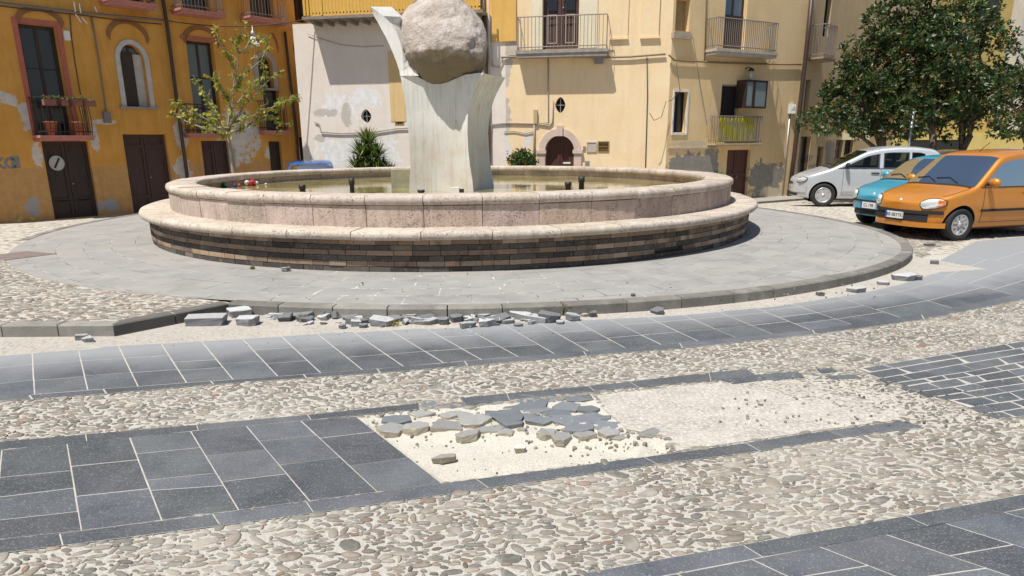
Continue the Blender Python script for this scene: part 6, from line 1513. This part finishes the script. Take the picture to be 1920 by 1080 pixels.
CITY2 = dict(CITY); CITY2['prof'] = [(x, z if z < .93 else .93+(z-.93)*.80) for x, z in CITY['prof']]; CITY2['wintop'] = 1.23; CITY2.update(front=[(.68, .50, .535, .012, 'b', 'grille'), (.45, .26, .36, .006, 'b', 'air_intake'), (.72, .37, .47, .02, 'p', 'bumper')], indic=False, plz=.44, antenna=None)
HATCH = dict(L=3.64, W=1.66, prof=[(1.83, .62), (1.76, .70), (1.55, .80), (1.25, .90), (1.02, .975), (.95, 1.0), (.20, 1.385), (.08, 1.42), (-.2, 1.475), (-.55, 1.50), (-1.0, 1.485), (-1.38, 1.43), (-1.58, 1.2), (-1.72, .95), (-1.80, .75)], belt=.94, tumble=.80, fo=.70, ro=.57, wr=.292, wind=(.98, .18), rear=(-1.68, -1.48),
             sidewin=[(.78, -.12), (-.20, -.78), (-.83, -1.18)], wintop=1.355, rub=.40, rubh=.018, rubpaint=True, seams=[.70, -.16, -.95], handles=[-.03, -.80], mirror=.62, hl=(.48, .76, .60, .74), indic=False, hlr=.05, plz=.42,
             front=[(.30, .55, .60, .004, 'b', 'grille'), (.55, .26, .33, .004, 'b', 'air_intake'), (.76, .36, .50, .015, 'p', 'bumper')], antenna=None, blackhandle=True, mirrorm=MT['black'])
def place_fl(P, W, hd, z=0.0):
    """origin such that the front left (or right) wheel touches the ground at W"""
    f = Vector((math.cos(hd), math.sin(hd), 0)); l = Vector((-f.y, f.x, 0)); c = Vector((W[0], W[1], z))-f*(P['L']/2-P['fo'])-l*(P['W']/2-.085)
    return c
hd = math.radians(196); W_ = U(1788, 451, 0)
make_car('hatchback_car', 'orange city car at the right edge, nearest of the parked cars', carpaint('orange_paint', (.60, .225, .02), .3, .3), CITY, place_fl(CITY, W_, hd), hd, plate='BB 883TK')
hd = math.radians(196); f = Vector((math.cos(hd), math.sin(hd), 0)); l = Vector((-f.y, f.x, 0)); W2_ = U(1626, 418, 0)+l*(CITY['W']-.17)
make_car('hatchback_car', 'turquoise blue city car squeezed between the orange and the silver car', carpaint('turquoise_paint', (.05, .34, .48), .28, .25), CITY2, place_fl(CITY2, W2_, hd), hd, plate='CL 198')
hd = math.radians(166); W3_ = U(1540, 387, 0)
make_car('hatchback_car', 'silver five door hatchback parked farthest left of the row', carpaint('silver_paint', (.56, .58, .60), .3, .35), HATCH, place_fl(HATCH, W3_, hd, zt(W3_.x, W3_.y)), hd, wheel_style=1, plate='')
hd = math.radians(178)
make_car('hatchback_car', 'white car behind the silver one, only its roof and red rear lamp showing', carpaint('white_paint', (.74, .75, .75), .3, .0), HATCH, (13.6, 22.6, zt(13.6, 22.6)+.12), hd, wheel_style=1)
WAG = dict(HATCH); WAG.update(rails=True, L=3.9)
make_car('estate_car', 'pale grey estate with roof rails, behind the orange car roof', carpaint('grey_paint', (.45, .47, .48), .3, .3), WAG, (16.2, 23.6, .12+zt(16.2, 23.6)), math.radians(182), wheel_style=1)
p = UT(580, 370); X_ = OY(580, 312, 21.4).x
make_car('hatchback_car', 'bright blue car parked behind the fountain, roof just above the rim', carpaint('blue_paint', (.01, .13, .42), .28, .25), CITY, (X_, 21.6, zt(X_, 21.6)+.0), math.radians(285), plate='')
# ================================================================== PLANTS, TREES, POSTS
def leafquad(mb, p, d, L, W, col, R, curl=.15):
    d = d.normalized(); up = Vector((R.uniform(-1, 1), R.uniform(-1, 1), R.uniform(-.2, 1))); s_ = d.cross(up)
    if s_.length < .05: s_ = d.orthogonal()
    s_.normalize(); n = s_.cross(d).normalized(); a = p; b = p+d*L*.5+s_*W*.5-n*L*curl*.3; c = p+d*L-n*L*curl; e = p+d*L*.5-s_*W*.5-n*L*curl*.3
    mb.add([a, b, c, e], [(0, 1, 2, 3)], col=col, smooth=False)
def magnolia(loc, h0, blobs, nleaf, seed, label, group=None):
    """trunk from loc up to h0 then limbs into crown blobs (centre offset, radii)"""
    R = random.Random(seed); t = empty('magnolia_tree', loc, label=label, cat='tree', group=group); mb = MB()
    ben = [Vector((R.uniform(-.05, .05)*i, R.uniform(-.05, .05)*i, h0*i/4)) for i in range(5)]; mb.tube(ben, [.15, .125, .115, .11, .10], 9, col=(1, 1, 1))
    for (c, r) in blobs:
        c = Vector(c); s_ = ben[4] if R.random() < .7 else ben[3]; q = [s_, s_.lerp(c, .35)+Vector((R.uniform(-.15, .15), R.uniform(-.15, .15), .1)), s_.lerp(c, .7)+Vector((R.uniform(-.2, .2), 0, .1)), c]
        mb.tube(q, [.07, .05, .035, .015], 6)
    mb.build('trunk', MT['bark'], t); lv = MB(); tot = sum(b[1][0]*b[1][1]*b[1][2] for b in blobs)
    for (c, r) in blobs:
        c = Vector(c); n = int(nleaf*(r[0]*r[1]*r[2])**.8/sum((b[1][0]*b[1][1]*b[1][2])**.8 for b in blobs)/7)
        for _ in range(n):
            d = Vector((R.gauss(0, 1), R.gauss(0, 1), R.gauss(0, 1))).normalized(); rad = R.uniform(.25, 1.0)**.45*(1+.24*mnoise.noise(d*2.4+Vector((seed, 0, 0)))*2)
            p = c+Vector((d.x*r[0], d.y*r[1], d.z*r[2]))*rad
            if mnoise.noise(p*1.35+Vector((seed*3, 1, 2))) < -.19: continue
            ax = (d+Vector((0, 0, .5))+Vector((R.uniform(-.5, .5), R.uniform(-.5, .5), R.uniform(-.5, .5)))).normalized(); k = R.uniform(.6, 1.3); b_ = R.random()
            base = (.030*k, .066*k, .015*k) if b_ < .60 else ((.07*k, .095*k, .018*k) if b_ < .88 else (.14*k, .105*k, .03*k))
            for q in range(8):
                a = 2*PI*q/8+R.uniform(-.4, .4); o = ax.orthogonal().normalized(); o2 = ax.cross(o); dd = (o*math.cos(a)+o2*math.sin(a))*R.uniform(.6, 1)+ax*R.uniform(.2, .9)
                leafquad(lv, p+dd*.02, dd, R.uniform(.10, .17), R.uniform(.045, .07), base, R)
    lv.build('crown', MT['leaf'], t); return t
YT = 22.0
def T(px, y=YT): p = OY(px, 330, y); return Vector((p.x, p.y, zt(p.x, p.y)))
def bl(base, lst):
    out = []
    for (px, py, rpx, rpz, ry, dy) in lst:
        y = base.y+dy; c = OY(px, py, y); m = c.length/FL; out.append((tuple(c-base), (rpx*m, ry, rpz*m)))
    return out
b = T(1649); magnolia(b, 2.0, bl(b, [(1558, 222, 44, 25, 1.0, -.3), (1612, 184, 56, 52, 1.4, 0), (1668, 130, 60, 66, 1.6, .2), (1596, 146, 30, 32, .9, .2), (1640, 210, 60, 45, 1.4, -.2), (1672, 46, 36, 50, 1.1, .3), (1600, 96, 16, 22, .5, 0)]), 17000, 1, 'dense glossy magnolia tree on the left, above the silver car', 'magnolia trees behind the parked cars')
b = T(1737, 21.5); magnolia(b, 2.0, bl(b, [(1730, 190, 62, 55, 1.5, 0), (1712, 100, 52, 60, 1.4, .2), (1750, 130, 55, 62, 1.5, -.2), (1762, 40, 30, 50, 1.0, .2), (1712, 30, 26, 40, .9, .3), (1700, 215, 45, 32, 1.2, -.4)]), 15000, 2, 'magnolia tree in the middle of the row, trunk above the turquoise car', 'magnolia trees behind the parked cars')
b = T(1808, 22.2); magnolia(b, 2.0, bl(b, [(1805, 185, 60, 52, 1.5, 0), (1822, 112, 50, 56, 1.5, .2), (1796, 45, 42, 50, 1.2, 0), (1850, 172, 44, 38, 1.2, -.3), (1838, 48, 22, 34, .8, .2), (1775, 160, 40, 46, 1.2, -.3)]), 15000, 3, 'magnolia tree right of the middle, above the orange car', 'magnolia trees behind the parked cars')
b = T(1914, 19.5); magnolia(b, 1.9, bl(b, [(1918, 205, 32, 44, 1.1, 0), (1965, 165, 50, 50, 1.3, .2), (1905, 232, 20, 22, .7, -.2), (1898, 170, 14, 16, .5, 0)]), 6000, 4, 'magnolia tree cut by the right edge of the picture', 'magnolia trees behind the parked cars')
# young tree with sparse leaves
def sapling():
    R = random.Random(21); base = Vector((OY(440, 330, 20.6).x, 20.6, 0)); base.z = zt(base.x, base.y)
    t = empty('young_tree', base, label='thin young tree with sparse yellow green leaves behind the fountain rim', cat='tree')
    def W3(px, py, dy=0.0): return OY(px, py, 20.6+dy)-base
    mb = MB(); lv = MB()
    mb.tube([Vector((0, 0, 0)), W3(438, 322), W3(435, 300), W3(430, 270), W3(427, 250)], [.075, .07, .065, .06, .055], 8)
    ends = [[(427, 250), (436, 200, .1), (440, 150, .2), (446, 100, .1), (456, 60)], [(428, 255), (400, 235, -.3), (370, 215, -.5), (345, 205, -.6), (318, 195, -.7)], [(427, 250), (410, 215, .3), (390, 190, .5), (372, 160, .6)], [(428, 252), (455, 225, -.3), (490, 205, -.5), (520, 195, -.6), (552, 185, -.6)],
            [(430, 235), (460, 195, .4), (490, 165, .6), (518, 140, .8)], [(434, 205), (415, 170, -.4), (400, 140, -.6)], [(438, 165), (470, 130, .3), (500, 90, .4)], [(442, 130), (425, 95, -.3), (405, 55, -.4)], [(430, 240), (395, 245, .3), (350, 228, .5), (325, 218, .6)], [(446, 100), (470, 75, -.1), (500, 72, -.2)],
            [(428, 250), (450, 240, .4), (500, 215, .7), (540, 235, .9)], [(435, 205), (460, 175, -.5), (480, 150, -.8)], [(427, 250), (415, 235, -.6), (395, 215, -1.)]]
    twigs = []
    for e in ends:
        p0_ = [W3(*q) for q in e]; pts = [p0_[0]]
        for a_, b_ in zip(p0_, p0_[1:]): pts += [a_.lerp(b_, .5)+Vector((R.uniform(-.07, .07), R.uniform(-.05, .05), R.uniform(-.08, .05))), b_]
        n = len(pts); mb.tube(pts, [.035*(1-.75*i/(n-1)) for i in range(n)], 5)
        for i in range(n-1):
            for _ in range(3):
                s_ = pts[i].lerp(pts[i+1], R.random()); d = (pts[i+1]-pts[i]).normalized()+Vector((R.uniform(-1, 1), R.uniform(-1, 1), R.uniform(-.6, .9)))*.9; L_ = R.uniform(.15, .42)
                q = s_+d.normalized()*L_; mb.tube([s_, s_.lerp(q, .5)+Vector((0, 0, .03)), q], [.010, .007, .004], 4); twigs.append((s_, q))
    for s_, q in twigs:
        for _ in range(R.randint(4, 10)):
            p = s_.lerp(q, R.uniform(.3, 1.05)); 
            if R.random() < .12: continue
            k = R.uniform(.7, 1.3); col = R.choice([(.36*k, .37*k, .05), (.44*k, .40*k, .07), (.24*k, .32*k, .05), (.46*k, .36*k, .08), (.16*k, .24*k, .04)]); leafquad(lv, p, Vector((R.uniform(-1, 1), R.uniform(-1, 1), R.uniform(-1, .5))), R.uniform(.09, .17), R.uniform(.06, .11), col, R)
    mb.build('trunk', MT['bark_pale'], t); lv.build('leaves', MT['leaf_thin'], t)
sapling()
def yucca(name, px, pyb, y, heads, label, seed, zb=None):
    R = random.Random(seed); base = OY(px, pyb, y); base.z = zt(base.x, base.y) if zb is None else zb; t = empty(name, base, label=label, cat='plant'); lv = MB(); st = MB()
    for (hx, hy, n, L_) in heads:
        c = OY(hx, hy, y)-base; st.tube([Vector((c.x*.3, 0, 0)), c], [.09, .07], 7)
        for _ in range(n):
            a = R.uniform(0, 2*PI); e = R.uniform(-.5, 1.35); d = Vector((math.cos(a)*math.cos(e), math.sin(a)*math.cos(e), math.sin(e))); L = L_*R.uniform(.7, 1.1); s_ = d.cross(Vector((0, 0, 1))).normalized() if abs(d.z) < .98 else Vector((1, 0, 0)); w_ = .022*R.uniform(.8, 1.3)
            k = R.uniform(.6, 1.35); col = (.085*k, .15*k, .03*k) if R.random() < .75 else (.24*k, .26*k, .07*k)
            m = c+d*L*.55; q = c+d*L+Vector((0, 0, -.12*L)); lv.add([c-s_*w_*.6, c+s_*w_*.6, m+s_*w_, m-s_*w_, q], [(0, 1, 2, 3), (3, 2, 4)], col=col)
    st.build('stem', MT['bark'], t); lv.build('leaves', MT['leaf_thin'], t); return t
yucca('yucca', 693, 360, 21.6, [(690, 272, 190, .72), (680, 295, 190, .75), (706, 298, 180, .72), (670, 318, 110, .6), (718, 318, 120, .55), (692, 325, 160, .75), (733, 322, 60, .4)], 'large spiky yucca plant before the pale peeling wall', 5)
yucca('yucca', 1348, 370, 19.3, [(1345, 340, 110, .42), (1352, 352, 60, .45)], 'small spiky yucca at the right end of the fountain', 6)
def shrub():
    R = random.Random(8); base = OY(980, 340, 22.2); base.z = zt(base.x, base.y); t = empty('flowering_shrub', base, label='low green shrub with a few red flowers left of the arched door', cat='shrub'); lv = MB(); st = MB()
    top = OY(980, 298, 22.2)-base
    for i in range(9): st.tube([Vector((0, 0, 0)), top*.6+Vector((R.uniform(-.3, .3), R.uniform(-.2, .2), 0)), top+Vector((R.uniform(-.4, .4), R.uniform(-.3, .3), R.uniform(-.1, .2)))], [.02, .014, .006], 4)
    for _ in range(1500):
        d = Vector((R.gauss(0, 1), R.gauss(0, 1), R.gauss(0, 1))).normalized()*R.random()**.4; p = top+Vector((d.x*.46, d.y*.4, d.z*.42-.1)); k = R.uniform(.6, 1.3); col = (.045*k, .10*k, .02*k)
        leafquad(lv, p, Vector((R.uniform(-1, 1), R.uniform(-1, 1), R.uniform(-.3, 1))), .10, .05, col, R)
    fl = MB()
    for _ in range(16):
        p = top+Vector((R.uniform(-.5, .1), R.uniform(-.4, -.2), R.uniform(-.3, .3)))
        for q in range(5): leafquad(fl, p, Vector((R.uniform(-1, 1), R.uniform(-1, 1), R.uniform(-1, 1))), .045, .04, (.5, .04, .03), R)
    st.build('stems', MT['bark'], t); lv.build('leaves', MT['leaf_thin'], t); fl.build('flowers', MT['leaf_thin'], t)
shrub()
# sign post
p = UT(1466, 371); y = p.y; top = OY(1476, 213, y); sp = empty('street_sign', (p.x, p.y, zt(p.x, p.y)), label='slim grey post topped by a small white box sign at the corner', cat='sign post')
mb = MB(); d = top-Vector(sp.location); mb.tube([(0, 0, 0), (d.x*.0, 0, d.z)], .035, 8); mb.build('post', MT['zinc'], sp)
mb = MB(); mb.box(-.10, .15, -.09, .09, d.z, d.z+.30); bx = mb.build('sign_box', simple('white_sign', (.72, .72, .70), .5, .06, 9, 0), sp)
mb = MB(); mb.lathe([(0, 0), (.045, 0), (.045, .004)], 3, M=Matrix.Translation((.09, -.091, d.z+.20)) @ Matrix.Rotation(PI/2, 4, 'X') @ Matrix.Rotation(PI/2, 4, 'Z'), smooth=False); mb.box(.0, .145, -.094, -.0905, d.z+.11, d.z+.14); mb.build('sign_mark', simple('grey_green', (.22, .25, .22), .6, .1, 9, 0), bx)
# poles among the magnolias
p = UT(1703, 300); mb = MB(); a = OY(1703, 280, 20.5); b_ = OY(1704, 225, 20.5)
tag((lambda o: o)(MB.build((lambda m_: (m_.tube([(a.x, 20.5, zt(a.x, 20.5)), (a.x, 20.5, b_.z+.3)], .035, 8), m_)[1])(MB()), 'metal_post', MT['zinc'])), 'thin grey metal post among the magnolia trunks', 'post')
# weeds on the kerb among rubble
def weed(px, py, z, lb, cols, seed, s_=1.0):
    R = random.Random(seed); p = U(px, py, z); lv = MB()
    for _ in range(26): leafquad(lv, Vector((R.uniform(-.03, .03)*s_, R.uniform(-.02, .02), 0)), Vector((R.uniform(-1, 1), R.uniform(-.6, .6), R.uniform(.4, 2))), R.uniform(.04, .11)*s_, R.uniform(.008, .016), R.choice(cols), R)
    tag(lv.build('weed', MT['leaf_thin'], loc=p), lb, 'weed')
DRY = [(.42, .34, .10), (.30, .30, .06), (.50, .42, .22)]; GRN = [(.08, .13, .03), (.16, .18, .05), (.3, .28, .1)]
weed(568, 605, .01, 'yellow green weed in front of the rubble, left part', GRN+DRY, 1); weed(738, 612, .01, 'dry yellow weed among the rubble in the middle', DRY, 2); weed(1058, 585, .06, 'tall dry weed in the kerb joint right of the rubble', DRY+GRN, 3, 1.2); weed(888, 600, .02, 'small green weed between rubble slabs', GRN, 4, .8)
weed(474, 505, PZ, 'tiny green weed at the foot of the brick base', GRN, 5, .6); weed(35, 418, -.30, 'dark green weed at the foot of the ochre wall', GRN, 6, 2.2); weed(60, 414, -.30, 'second weed tuft at the foot of the ochre wall', GRN, 7, 1.6)
